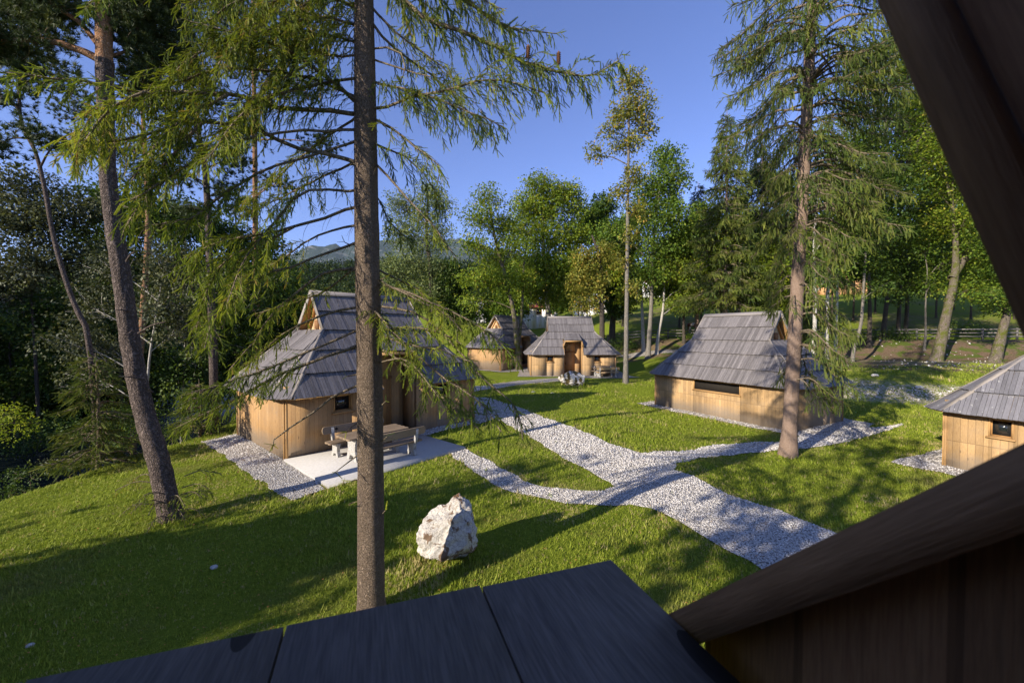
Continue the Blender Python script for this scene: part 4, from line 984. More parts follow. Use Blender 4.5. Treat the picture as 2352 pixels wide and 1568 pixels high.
def polyline(P, n): return smooth_path(P, n)
def limb_spruce(tw, nd, P, r0, tmpl, f0=.3, gap=.07, Lb=(.25, .75), hang=.9, tstep=.05, rng=np.random, thin=.004, dead=.2, tr=.006, lat=1.0, bare_end=False):
    """limb P (points): tube plus drooping branchlets that carry needle twigs"""
    P = np.array(P, float); seg = np.linalg.norm(np.diff(P, axis=0), axis=1); L = seg.sum(); n = max(6, int(L / .18)); Q = polyline(P, n)
    Q[1:-1] += rng.randn(n - 2, 3) * .010 * min(1, L / 3)
    rad = r0 * (1 - np.linspace(0, 1, n)) ** .8 + tr; tube(tw, Q, rad, 6 if r0 > .02 else 4, cap=False)
    T = unit(np.gradient(Q, axis=0)); k = int(L / gap); pos, dirs = [], []
    for i in range(k):
        t = (i + rng.rand()) / k; isf = t > f0
        if not isf and rng.rand() > dead: continue
        x = t * (n - 1); a = int(x); p = Q[a] + (Q[min(a + 1, n - 1)] - Q[a]) * (x - a); tg = T[a]
        sd = np.cross(tg, [0, 0, 1]); sd = sd / (np.linalg.norm(sd) + 1e-6) * (1 if i % 2 else -1)
        env = math.sin(math.pi * min(1, max(.12, (t - f0 * .6) / (1 - f0 * .6))) ** .8) * .75 + .3
        l = rng.uniform(*Lb) * env * (1 if isf else .7)
        d0 = unit(sd * lat * rng.uniform(.3, 1) + tg * rng.uniform(.3, 1.0) + np.array([0, 0, rng.uniform(-.4, .25)])); m_ = 6
        pts = [p]; d = d0.copy()
        for j in range(m_):
            pts.append(pts[-1] + d * l / m_); d = unit(d + np.array([0, 0, -hang * rng.uniform(.15, .5)]) + rng.randn(3) * .07)
        pts = np.array(pts); tube(tw, pts, np.linspace(thin, thin * .35, m_ + 1), 3, cap=False)
        if isf and rng.rand() > dead * .6:
            kk = max(2, int(l / tstep))
            for j in range(kk):
                u = (j + .5) / kk * m_; b = int(u); q = pts[b] + (pts[b + 1] - pts[b]) * (u - b); dd = unit(pts[b + 1] - pts[b]); sx = unit(np.cross(dd, rng.randn(3))) 
                dirs.append(unit(dd + sx * rng.uniform(.5, 1.1) * (1 if rng.rand() < .8 else 0) + np.array([0, 0, -.25 * hang]))); pos.append(q)
            pos.append(pts[-2]); dirs.append(dd)
    # twigs straight on the limb end
    for t in np.linspace(max(f0, .5), 1, max(2, int(L * 8))):
        a = min(int(t * (n - 1)), n - 1); pos.append(Q[a]); dirs.append(unit(T[a] + rng.randn(3) * .5))
    if pos:
        pos = np.array(pos); dirs = np.array(dirs); N = len(pos); Mx = frames(dirs, rng.uniform(-.8, .8, N)) * rng.uniform(.6, 1.2, N)[:, None, None]
        g = rng.uniform(.25, .75); scatter(nd, tmpl[0], tmpl[1], pos, Mx, np.clip(g + .2 * rng.randn(N), 0, 1))
def whorl_spruce(tw, nd, base, top, zlo, zhi, reach, tmpl, per=5, dz=.5, seed=0, up=.15, droop=.35, side=None, skip=0.0, **kw):
    """automatic limbs round a trunk from base to top; reach(f) gives the limb length"""
    rs = np.random.RandomState(seed); base = np.array(base, float); top = np.array(top, float); z = zlo
    while z < zhi:
        f = (z - base[2]) / (top[2] - base[2]); p = base + (top - base) * f
        for k in range(per):
            if rs.rand() < skip: continue
            a = rs.uniform(0, 6.28) if side is None else side(rs); Lm = reach(f, a) * rs.uniform(.7, 1.1)
            if Lm < .15: continue
            d = np.array([math.cos(a), math.sin(a), 0]); z_ = p + np.array([0, 0, rs.uniform(-.3, .3) * dz])
            P = [z_, z_ + d * Lm * .35 + np.array([0, 0, up * Lm * .4]), z_ + d * Lm * .7 + np.array([0, 0, (up * .3 - droop * .6) * Lm]), z_ + d * Lm + np.array([0, 0, (-droop + .08) * Lm])]
            limb_spruce(tw, nd, P, .012 + .010 * Lm, tmpl, rng=rs, **kw)
        z += dz * rs.uniform(.7, 1.3)
def trunk_mesh(pts, rads, mat, root, sides=16, n=30, lump=.03, extra=None, flare=1.35, name='trunk'):
    P = polyline(pts, n); r = np.interp(np.linspace(0, 1, n), np.linspace(0, 1, len(rads)), rads); r[0] *= flare; r[1] *= 1 + (flare - 1) * .35
    mb = MB(); tube(mb, P, r, sides, lump=lump)
    if extra:
        for a, b, c in extra: tube(mb, polyline(a, 14), np.linspace(b, c, 14), 8, lump=lump)
    return mb.build(name, mat, root, world=True, smooth=True)

M['cone'] = plain('cone_brown', (.16, .075, .035), .8, var=.4, sc=60)
# ---------------------------------------------------------------- 1 the near spruce
rs = np.random.RandomState(11)
bx_, by_ = (848 - CX) / FD * 5.6, 5.6
ns = thing('spruce_tree', (bx_, by_, gz(bx_, by_)), 'near spruce whose straight bare trunk crosses the whole picture, with long drooping boughs', 'tree')
tp = [(bx_, by_, gz(bx_, by_) - .1), (bx_ + .005, by_, 3), at(842, 500, 5.6), at(836, 0, 5.6), (at(836, 0, 5.6)[0] - .03, 5.6, 13), (bx_ - .05, 5.6, 19)]
trunk_mesh(tp, [.19, .176, .17, .162, .15, .12, .09, .06, .02], M['b_spruce'], ns, 40, 90, .018, flare=1.25)
tw, nd = MB(), MB()
def NL(px, Yt, r, f0=.3, Y0=5.6, **kw):
    k = len(px); P = [at(x, y, Y0 + (Yt - Y0) * (i / (k - 1))) for i, (x, y) in enumerate(px)]
    if Y0 == 5.6: P = [at(844, px[0][1] + (px[0][1] - px[1][1]) * .3, 5.6)] + P
    a = dict(gap=.05, Lb=(.25, .7), hang=.9, tstep=.025, rng=rs); a.update(kw); limb_spruce(tw, nd, P, r, BR_NEAR, f0=f0, **a)
NL([(814, 128), (712, 126), (600, 110), (520, 120)], 6.6, .016, .35)
NL([(817, 232), (780, 199), (712, 146), (637, 105), (562, 82), (431, 48)], 4.6, .026, .22, Lb=(.35, .9), gap=.034)
NL([(825, -70), (700, -40), (560, 0), (450, 60)], 4.8, .024, .15, Lb=(.4, .95), gap=.034)
NL([(828, -120), (690, -110), (560, -70), (470, -10), (420, 20)], 5.4, .022, .15, Lb=(.4, .9))
NL([(830, -60), (760, -30), (690, 20), (640, 60)], 5.0, .02, .1, Lb=(.35, .9), gap=.034)
NL([(810, 259), (637, 244), (525, 217), (337, 210), (187, 187), (-20, 165)], 3.9, .028, .2, Lb=(.3, .75), gap=.04)
NL([(817, 371), (694, 341), (581, 296), (469, 276), (375, 300), (262, 325), (150, 350)], 4.3, .026, .38, Lb=(.3, .8), gap=.04)
NL([(817, 300), (700, 300), (520, 330), (400, 400), (300, 460)], 4.1, .018, .45, Lb=(.3, .7), gap=.055)
NL([(812, 274), (731, 330), (675, 375), (600, 440), (560, 470)], 6.6, .020, .3, Lb=(.3, .7))
NL([(810, 379), (731, 409), (637, 457), (560, 500)], 6.9, .020, .35, Lb=(.3, .8))
NL([(810, 476), (675, 521), (562, 544), (469, 570), (440, 640)], 5.0, .020, .42, Lb=(.3, .85))
NL([(814, 517), (731, 540), (637, 600), (560, 640)], 6.2, .016, .55, dead=.3)
NL([(815, 617), (755, 625), (695, 659), (627, 722), (582, 786), (526, 850)], 5.0, .018, .52, dead=.25, Lb=(.2, .55))
NL([(807, 621), (777, 647), (732, 674), (660, 700), (590, 720)], 6.2, .015, .5, dead=.35, Lb=(.25, .6))
NL([(815, 705), (732, 726), (650, 767), (600, 812), (560, 840)], 5.6, .015, .48, dead=.25, Lb=(.2, .5))
NL([(817, 797), (751, 816), (639, 861), (564, 902), (470, 950), (400, 985)], 4.7, .020, .38, dead=.15, Lb=(.25, .6), gap=.04)
NL([(821, 885), (770, 910), (714, 951), (639, 1000), (627, 1022)], 4.9, .014, 1.1, dead=.12, Lb=(.1, .3))
NL([(826, 968), (810, 978), (796, 992)], 5.2, .007, 1.2, dead=0)
NL([(822, 1045), (795, 1065), (770, 1084)], 5.2, .008, 1.2, dead=.1, Lb=(.05, .15))
NL([(824, 1150), (800, 1158), (806, 1160)], 5.4, .005, 1.2, dead=0)
NL([(820, 60), (740, 40), (650, 60), (560, 90), (500, 150)], 4.5, .018, .15, Lb=(.35, .9), gap=.034)
NL([(820, 180), (700, 200), (600, 230), (520, 300), (470, 370)], 4.2, .018, .25, Lb=(.3, .8), gap=.034)
NL([(815, 330), (640, 380), (520, 440), (440, 500), (330, 520)], 4.2, .016, .45, Lb=(.3, .7), gap=.036)
NL([(820, -160), (600, -200), (420, -140), (300, -60), (200, 10)], 4.4, .02, .3, Lb=(.3, .8), gap=.04)
NL([(815, 220), (600, 160), (420, 180), (250, 260), (180, 340)], 4.0, .018, .45, Lb=(.3, .8), gap=.036)
NL([(812, 440), (700, 440), (620, 520), (560, 600), (520, 700)], 4.6, .016, .4, Lb=(.3, .9), gap=.036)
NL([(815, 560), (700, 600), (600, 640), (500, 720), (470, 800)], 4.6, .015, .5, Lb=(.3, .8), gap=.04)
NL([(817, 760), (720, 800), (600, 850), (520, 880), (440, 900)], 4.3, .014, .45, Lb=(.25, .6), gap=.034)
NL([(525, 217), (440, 260), (360, 330), (300, 420)], 4.2, .012, .1, Y0=4.8, Lb=(.3, .7), gap=.034)
NL([(469, 276), (400, 350), (340, 430), (290, 520)], 4.2, .012, .1, Y0=4.8, Lb=(.3, .7), gap=.034)
NL([(560, 82), (480, 110), (400, 170), (340, 240)], 4.6, .012, .1, Y0=5.0, Lb=(.3, .8), gap=.034)
NL([(337, 210), (270, 240), (210, 300), (170, 380)], 4.0, .010, .1, Y0=4.3, Lb=(.3, .6), gap=.034)
NL([(712, 146), (640, 190), (570, 240), (520, 300)], 4.8, .012, .1, Y0=5.2, Lb=(.3, .8), gap=.034)
NL([(675, 521), (600, 560), (520, 600), (470, 680), (450, 760)], 4.8, .012, .1, Y0=5.3, Lb=(.25, .7), gap=.036)
NL([(820, 20), (740, -10), (660, -10), (580, 40), (520, 90)], 4.8, .016, .1, Lb=(.35, .95), gap=.03)
NL([(820, 100), (760, 80), (700, 90), (640, 150), (600, 200)], 4.9, .014, .1, Lb=(.35, .9), gap=.03)
# right side
NL([(868, 650), (960, 680), (1060, 725), (1130, 770), (1185, 830)], 4.7, .012, .4, Lb=(.2, .45), gap=.04)
NL([(868, 770), (940, 800), (1020, 870), (1100, 920), (1150, 990)], 4.2, .012, .5, Lb=(.2, .45), gap=.06)
NL([(868, 640), (960, 690), (1020, 720), (1060, 760)], 4.8, .012, .25, Lb=(.25, .5), gap=.034)
NL([(860, 330), (930, 360), (990, 420), (1010, 480)], 6.2, .012, .2, Lb=(.3, .8), gap=.04)
NL([(858, 190), (960, 210), (1060, 250), (1150, 290)], 4.6, .014, .25, Lb=(.3, .8), gap=.036)
NL([(854, 112), (911, 112), (929, 150), (925, 176)], 5.3, .013, 1.2, dead=0)
NL([(858, 137), (933, 161), (989, 176)], 5.2, .012, .8, Lb=(.1, .3))
NL([(854, 20), (914, 79), (971, 120), (1030, 165), (1060, 220)], 5.9, .015, .25, Lb=(.25, .6))
NL([(854, 251), (907, 240), (944, 221), (1027, 206), (1102, 184), (1158, 187), (1252, 215)], 5.0, .020, .3, Lb=(.3, .95), gap=.034)
NL([(860, -60), (914, -10), (997, 52), (1102, 90), (1180, 130), (1233, 150), (1289, 165), (1364, 172), (1422, 138)], 5.0, .030, .18, Lb=(.3, .85), gap=.030)
NL([(858, -110), (960, -60), (1080, 10), (1160, 60), (1280, 78)], 5.7, .022, .2, Lb=(.25, .6), gap=.04)
NL([(858, -150), (930, -110), (1020, -60), (1100, -10), (1150, 20)], 5.4, .020, .2, Lb=(.25, .6))
NL([(856, 60), (930, 130), (1010, 190), (1080, 260), (1120, 310)], 6.6, .016, .3, Lb=(.3, .8), gap=.04)
NL([(860, 272), (914, 304), (959, 341), (1008, 380)], 5.0, .015, .30, Lb=(.2, .7), gap=.07)
NL([(864, 377), (914, 431), (952, 476), (997, 525), (1046, 588)], 4.9, .014, .6, dead=.3, Lb=(.15, .5))
NL([(866, 450), (900, 520), (960, 560)], 6.2, .010, .4, Lb=(.15, .45))
NL([(864, 617), (920, 644), (976, 677), (1010, 740)], 6.1, .014, .35, dead=.3, Lb=(.25, .6))
NL([(852, 704), (882, 737), (930, 790), (1000, 800), (1080, 830)], 4.6, .014, .2, Lb=(.2, .5), gap=.034)
NL([(867, 760), (930, 752), (1000, 760), (1060, 790)], 4.9, .013, .15, Lb=(.2, .5), gap=.036)
NL([(867, 797), (939, 842), (995, 895), (1055, 947), (1100, 985)], 4.4, .014, .45, dead=.4, Lb=(.2, .45))
NL([(866, 700), (960, 720), (1040, 790), (1110, 870), (1180, 930), (1200, 1010)], 4.3, .012, .55, dead=.35, Lb=(.15, .4), gap=.07)
NL([(868, 832), (920, 823), (960, 850), (1010, 915)], 4.5, .008, .4, Lb=(.15, .35))
for (x, y) in ((866, 1010), (862, 930), (820, 860), (830, 1100), (862, 1180), (815, 560), (862, 640)):
    s_ = 1 if x > 845 else -1; NL([(x, y), (x + s_ * 12, y + 2), (x + s_ * 24, y - 3 + rs.randint(-6, 8))], 5.5, .007, 1.2, dead=0)
def rch(f, a): return 2.6 * (1 - f) ** .7 + .5
whorl_spruce(tw, nd, tp[0], tp[-1], 9.3, 18.6, rch, BR_MID, per=4, dz=.5, seed=5, gap=.13, Lb=(.3, .8), tstep=.12, f0=.12)
tw.build('branch', M['b_twig'], ns, world=True); nd.build('crown', M['needle'], ns, world=True)
mb = MB()
for i, (x, y) in enumerate([(1213, 118), (1283, 133)]):
    p = at(x, y, 5.1); k = 9
    cn = thing('spruce_cone', p, ['long brown spruce cone hanging left of the other on the right bough tips', 'long brown spruce cone hanging at the outer right bough tip'][i], 'cone', 'cones hanging from the near spruce')
    mb = MB(); tube(mb, [(0, 0, .09), (0, 0, .07), (0, 0, .02), (0, 0, -.03), (0, 0, -.07), (0, 0, -.09)], [.002, .014, .02, .019, .013, .003], 9, lump=.08)
    sv, sf = diamond(.022, .02); N = 70; a = np.arange(N) * 2.4; z = np.linspace(.07, -.08, N); d = np.stack([np.cos(a), np.sin(a), -.9 * np.ones(N)], 1)
    scatter(mb, sv, sf, np.stack([np.cos(a) * .015, np.sin(a) * .015, z], 1), frames(d), np.random.rand(N)); mb.build('cone_scales', M['cone'], cn)

# ---------------------------------------------------------------- 2 right spruce
def big_spruce(name, label, base, top, rads, matb, matn, seed, limbs, tmpl, nside=18, zt=None, group=None, lim=None):
    root = thing(name, base, label, 'tree', group); b = np.array(base, float); t = np.array(top, float)
    mid = (b + t) / 2 + np.array([.06, 0, 0]); trunk_mesh([b - [0, 0, .1], mid, t], rads, matb, root, nside, 40, .02, flare=1.5)
    tw, nd = MB(), MB()
    for (zlo, zhi, reach, per, dz, kw) in limbs: whorl_spruce(tw, nd, b, t, zlo, zhi, reach, tmpl, per=per, dz=dz, seed=seed + int(zlo * 7), **kw)
    tw.build('branch', M['b_twig'], root, world=True); nd.build('crown', matn, root, world=True); return root
b = gr(1810, 1046); t = at(1862, 0, b[1]) ; t2 = b + (t - b) * 1.55
kw = dict(gap=.085, Lb=(.35, 1.0), tstep=.10, f0=.30, hang=1.1, thin=.007, lat=.8)
big_spruce('spruce_tree', 'tall spruce with a ruddy bare trunk standing on the gravel branch before the right cabin', b, t2, [.235, .215, .19, .16, .10, .02], M['b_spruce2'], M['needle2'], 21,
    [(11.5, 16.5, lambda f, a: 3.0, 6, .42, dict(kw, droop=.28)), (8.0, 11.5, lambda f, a: 2.1 + .7 * math.cos(a) , 6, .40, dict(kw, droop=.4)),
     (4.9, 8.0, lambda f, a: 1.6 + .7 * math.cos(a), 4, .45, dict(kw, droop=.5, dead=.3)),
     (2.3, 4.9, lambda f, a: 1.6 + .3 * math.cos(a), 3, .5, dict(kw, droop=.55, dead=.3, side=lambda r_: r_.uniform(-1.5, 1.5))),
     (16.5, 23.5, lambda f, a: 2.6 * (1 - f) + .7, 5, .5, dict(kw, gap=.2, tstep=.2))], BR_MID)

# ---------------------------------------------------------------- leafy trees
def leafy(name, label, trunk, Y, wpx, blobs, leafmat, barkmat, cat='tree', group=None, leaf=.17, dens=1.0, seed=0, spray=.55, per=16, deep=.85, tilt=.75, base=None, limbs=True, gap=.2, extra=None, sides=10, drop=0.0, yoff=None):
    rs = np.random.RandomState(seed + 100); k = Y / FD
    P = [at(x, y, Y) for x, y in trunk]
    if base is not None: P[0] = np.array(base, float)
    P[0][2] = min(P[0][2], gz(P[0][0], P[0][1])); B = P[0].copy(); B[2] = gz(B[0], B[1])
    root = thing(name, B, label, cat, group); r0 = wpx * k / 2 / math.hypot(1, B[0] / Y)
    P[0] = B - np.array([0, 0, .15]); mb = MB(); Q = polyline(P, 24); rd = np.linspace(r0, r0 * .3, 24); rd[0] *= 1.4; rd[1] *= 1.1
    tube(mb, Q, rd, sides, lump=.04)
    if extra:
        for e in extra: E = [at(x, y, Y + dy) for x, y, dy in e[0]]; tube(mb, polyline(E, 12), np.linspace(e[1] * k / 2, e[1] * k / 5, 12), 8, lump=.04)
    lm = MB(); sv, sf = diamond(leaf, leaf * .62); pos, dirs, up, rr = [], [], [], []
    for bi, bl in enumerate(blobs):
        cx, cy, rx, ry = bl[:4]; dY = bl[4] if len(bl) > 4 else rs.uniform(-.5, .5) * rx * k
        C = at(cx, cy, Y + dY); a = np.array([rx * k, rx * k * deep, ry * k]); area = rx * ry * k * k * 3.14; n = int(area * 9.5 * dens) + 6
        d = unit(rs.randn(n * 2, 3)); rad = rs.rand(n * 2) ** (1 / 2.0); pp = d * rad[:, None]
        keep = (np.sin(pp[:, 0] * 5 + bi * 1.7) * np.cos(pp[:, 2] * 6.1 + bi) + np.sin(pp[:, 1] * 5 + bi * 2.9 + pp[:, 2] * 3)) * .5 + rs.uniform(-.5, .5, n * 2) > -.9 + gap * 1.6
        pp = (pp[keep])[:n] * a; SP = C + pp; SP[:, 2] -= drop * rs.rand(len(SP)) * a[2]
        # limb to the blob
        dist = np.linalg.norm(Q - (C - np.array([0, 0, a[2] * .6 + .3 * np.linalg.norm(C[:2] - B[:2])])), axis=1); st = Q[max(1, np.argmin(dist))]
        if limbs and len(SP):
            Lm = np.linalg.norm(C - st); rl = min(r0 * .45, .02 + .012 * Lm); tube(mb, polyline([st, (st + C) / 2 + np.array([0, 0, .12 * Lm]) * rs.uniform(.2, 1), C + rs.randn(3) * .1], 10), np.linspace(rl, rl * .45, 10), 5, cap=False)
            for i in rs.choice(len(SP), min(len(SP), max(3, len(SP) // 5)), replace=False):
                m_ = (C + (st - C) * rs.uniform(0, .5)); tube(mb, polyline([m_, (m_ + SP[i]) / 2 + rs.randn(3) * .12 * spray, SP[i]], 5), np.linspace(rl * .35, .008, 5), 3, cap=False)
        sr = rs.rand(len(SP))
        for i, c in enumerate(SP):
            nrm = unit(np.array([0, 0, 1.0]) + rs.randn(3) * tilt); u = unit(np.cross(nrm, rs.randn(3))); v = np.cross(nrm, u); q = per
            rad = spray * np.sqrt(rs.rand(q)); th = rs.uniform(0, 6.28, q)
            pos.append(c + (rad * np.cos(th))[:, None] * u + (rad * np.sin(th))[:, None] * v + rs.randn(q, 3) * spray * .16)
            dirs.append((np.cos(th))[:, None] * u + (np.sin(th))[:, None] * v + rs.randn(q, 3) * .45 + np.array([0, 0, -.3])); up.append(np.broadcast_to(nrm, (q, 3)))
            rr.append(np.clip(sr[i] * .6 + .2 + .22 * rs.randn(q), 0, 1))
    mb.build('trunk', barkmat, root, world=True, smooth=True)
    if pos:
        pos = np.concatenate(pos); dirs = np.concatenate(dirs); up = np.concatenate(up); rr = np.concatenate(rr); N = len(pos)
        d = unit(dirs); y = unit(np.cross(up, d) + 1e-4); z = np.cross(d, y); ro = rs.uniform(-.7, .7, N); c, s_ = np.cos(ro)[:, None], np.sin(ro)[:, None]
        Mx = np.stack([d, y * c + z * s_, z * c - y * s_], -1) * rs.uniform(.6, 1.25, N)[:, None, None]
        scatter(lm, sv, sf, pos, Mx, rr); lm.build('crown', leafmat, root, world=True)
    return root

WG = 'broadleaf trees around the village'
# centre
leafy('slender_tree', 'tall slender tree with a small yellowing crown, right of the mid cabin', [(1437, 880), (1440, 640), (1443, 400), (1446, 170)], 31.8, 12,
      [(1450, 195, 34, 34), (1468, 238, 38, 34), (1425, 265, 34, 40), (1480, 290, 28, 36), (1440, 330, 42, 30), (1368, 355, 26, 18), (1395, 300, 18, 16), (1458, 400, 26, 34), (1462, 480, 22, 26), (1425, 440, 22, 24), (1450, 540, 20, 22), (1428, 600, 18, 20), (1452, 660, 18, 20)], M['lf_o'], M['b_grey'], group=WG, leaf=.20, dens=1.5, seed=1, spray=.5, gap=.1)
leafy('ash_tree', 'dense green tree whose dark leafy crown rises behind the slender yellowing tree', [(1488, 826), (1496, 700), (1500, 560), (1520, 400)], 47, 12,
      [(1530, 360, 36, 30), (1545, 410, 40, 40), (1500, 440, 55, 50), (1470, 500, 50, 45), (1535, 500, 50, 45), (1505, 570, 60, 45), (1560, 560, 40, 40), (1480, 630, 45, 35), (1400, 540, 40, 36)], M['lf_g'], M['b_grey'], group=WG, leaf=.30, dens=1.0, seed=2, spray=.75)
leafy('forked_tree', 'pale thin left stem of the pair right of the mid cabin', [(1478, 828), (1476, 740), (1472, 660), (1462, 560)], 50, 10, [(1440, 560, 45, 40), (1420, 620, 40, 36), (1450, 680, 40, 28), (1380, 600, 40, 40)], M['lf_y'], M['b_white'], group=WG, leaf=.28, seed=3, spray=.7)
leafy('young_birch', 'pale birch stem leaning right beside the ash behind the right cabin roof', [(1508, 826), (1512, 770), (1524, 700), (1526, 600)], 48, 10, [(1540, 620, 40, 40), (1575, 660, 40, 36), (1590, 600, 40, 40), (1560, 700, 30, 20)], M['lf_y'], M['b_white'], group=WG, leaf=.28, seed=4, spray=.7)
leafy('poplar_tree', 'pale silvery poplar crown left of the yellow trees, right of the near trunk', [(985, 740), (990, 640), (980, 540), (985, 440)], 62, 13,
      [(985, 440, 30, 28), (1010, 470, 32, 36), (960, 490, 45, 40), (915, 470, 30, 36), (925, 530, 50, 45), (1000, 540, 45, 45), (960, 600, 60, 45), (1010, 630, 45, 40), (900, 620, 40, 40), (950, 680, 60, 35)], M['lf_p'], M['b_dark'], group=WG, leaf=.30, dens=.62, seed=5, spray=.9, tilt=.9)
leafy('hornbeam_tree', 'yellow green tree with a leaning pale trunk standing before the farthest cabin', [(1193, 836), (1186, 770), (1180, 720), (1165, 650), (1140, 560), (1125, 480)], 43.2, 15,
      [(1120, 455, 40, 24), (1100, 500, 45, 30), (1150, 520, 45, 36), (1085, 560, 30, 30), (1130, 590, 50, 30), (1180, 570, 40, 36), (1100, 640, 50, 28), (1160, 650, 50, 30), (1210, 640, 40, 26), (1090, 690, 36, 18)], M['lf_y'], M['b_moss'], group=WG, leaf=.25, dens=1.1, seed=6, spray=.75,
      extra=[([(1190, 800, 0), (1196, 740, .4), (1200, 690, .6), (1204, 600, .8), (1210, 560, 1)], 9)])
leafy('hornbeam_tree', 'broad round yellow green tree rising above the ridge of the mid cabin', [(1262, 790), (1258, 700), (1250, 620), (1245, 440)], 50, 15,
      [(1240, 425, 40, 24), (1285, 450, 42, 32), (1215, 470, 45, 36), (1255, 490, 55, 40), (1310, 440, 30, 18), (1325, 480, 30, 30), (1200, 530, 50, 40), (1270, 550, 60, 45), (1320, 540, 45, 40), (1235, 610, 60, 40), (1290, 620, 55, 40), (1215, 670, 45, 30), (1270, 680, 50, 30)], M['lf_y'], M['b_grey'], group=WG, leaf=.29, dens=1.15, seed=7, spray=.85)
leafy('lime_tree', 'tree with hanging straw yellow leaf clusters above the right end of the mid cabin', [(1384, 780), (1382, 690), (1378, 600), (1360, 540)], 44.5, 14,
      [(1345, 590, 36, 30), (1330, 640, 34, 36), (1368, 640, 30, 36), (1345, 690, 36, 26), (1390, 575, 30, 30)], M['lf_o'], M['b_dark'], group=WG, leaf=.27, dens=1.2, seed=8, spray=.6, drop=.5, tilt=1.0)
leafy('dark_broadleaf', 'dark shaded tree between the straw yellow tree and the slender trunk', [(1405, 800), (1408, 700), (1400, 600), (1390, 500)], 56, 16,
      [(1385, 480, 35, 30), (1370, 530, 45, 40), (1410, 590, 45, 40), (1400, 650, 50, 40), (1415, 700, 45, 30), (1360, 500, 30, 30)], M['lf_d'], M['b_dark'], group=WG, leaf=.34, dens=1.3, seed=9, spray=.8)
leafy('beech_tree', 'bright green beech with layered leaves in front of the white house', [(1700, 760), (1698, 690), (1690, 620), (1670, 540)], 42, 9,
      [(1660, 560, 40, 26), (1640, 610, 40, 22), (1700, 590, 45, 26), (1745, 620, 50, 30), (1690, 650, 50, 20), (1770, 670, 50, 30), (1720, 690, 60, 22), (1790, 700, 40, 22), (1790, 600, 40, 40), (1650, 520, 34, 26)], M['lf_b'], M['b_dark'], group=WG, leaf=.24, dens=1.2, seed=10, spray=.8, tilt=.28)
leafy('broadleaf_tree', 'small green tree with a dark straight stem left of the utility pole', [(1571, 790), (1570, 700), (1568, 620), (1566, 560)], 50, 8, [(1590, 570, 40, 36), (1550, 600, 40, 34), (1600, 630, 34, 24), (1540, 660, 34, 24), (1620, 560, 34, 30)], M['lf_g'], M['b_dark'], group=WG, leaf=.27, seed=11, spray=.7)
leafy('ivy_clad_tree', 'dark ivy clad stem in front of the white house', [(1655, 780), (1654, 720), (1650, 650), (1648, 560)], 46, 13, [(1650, 670, 12, 30), (1620, 500, 45, 40), (1680, 520, 45, 40), (1600, 530, 36, 34), (1700, 560, 40, 36)], M['lf_g'], M['b_dark'], group=WG, leaf=.27, seed=12, spray=.7)
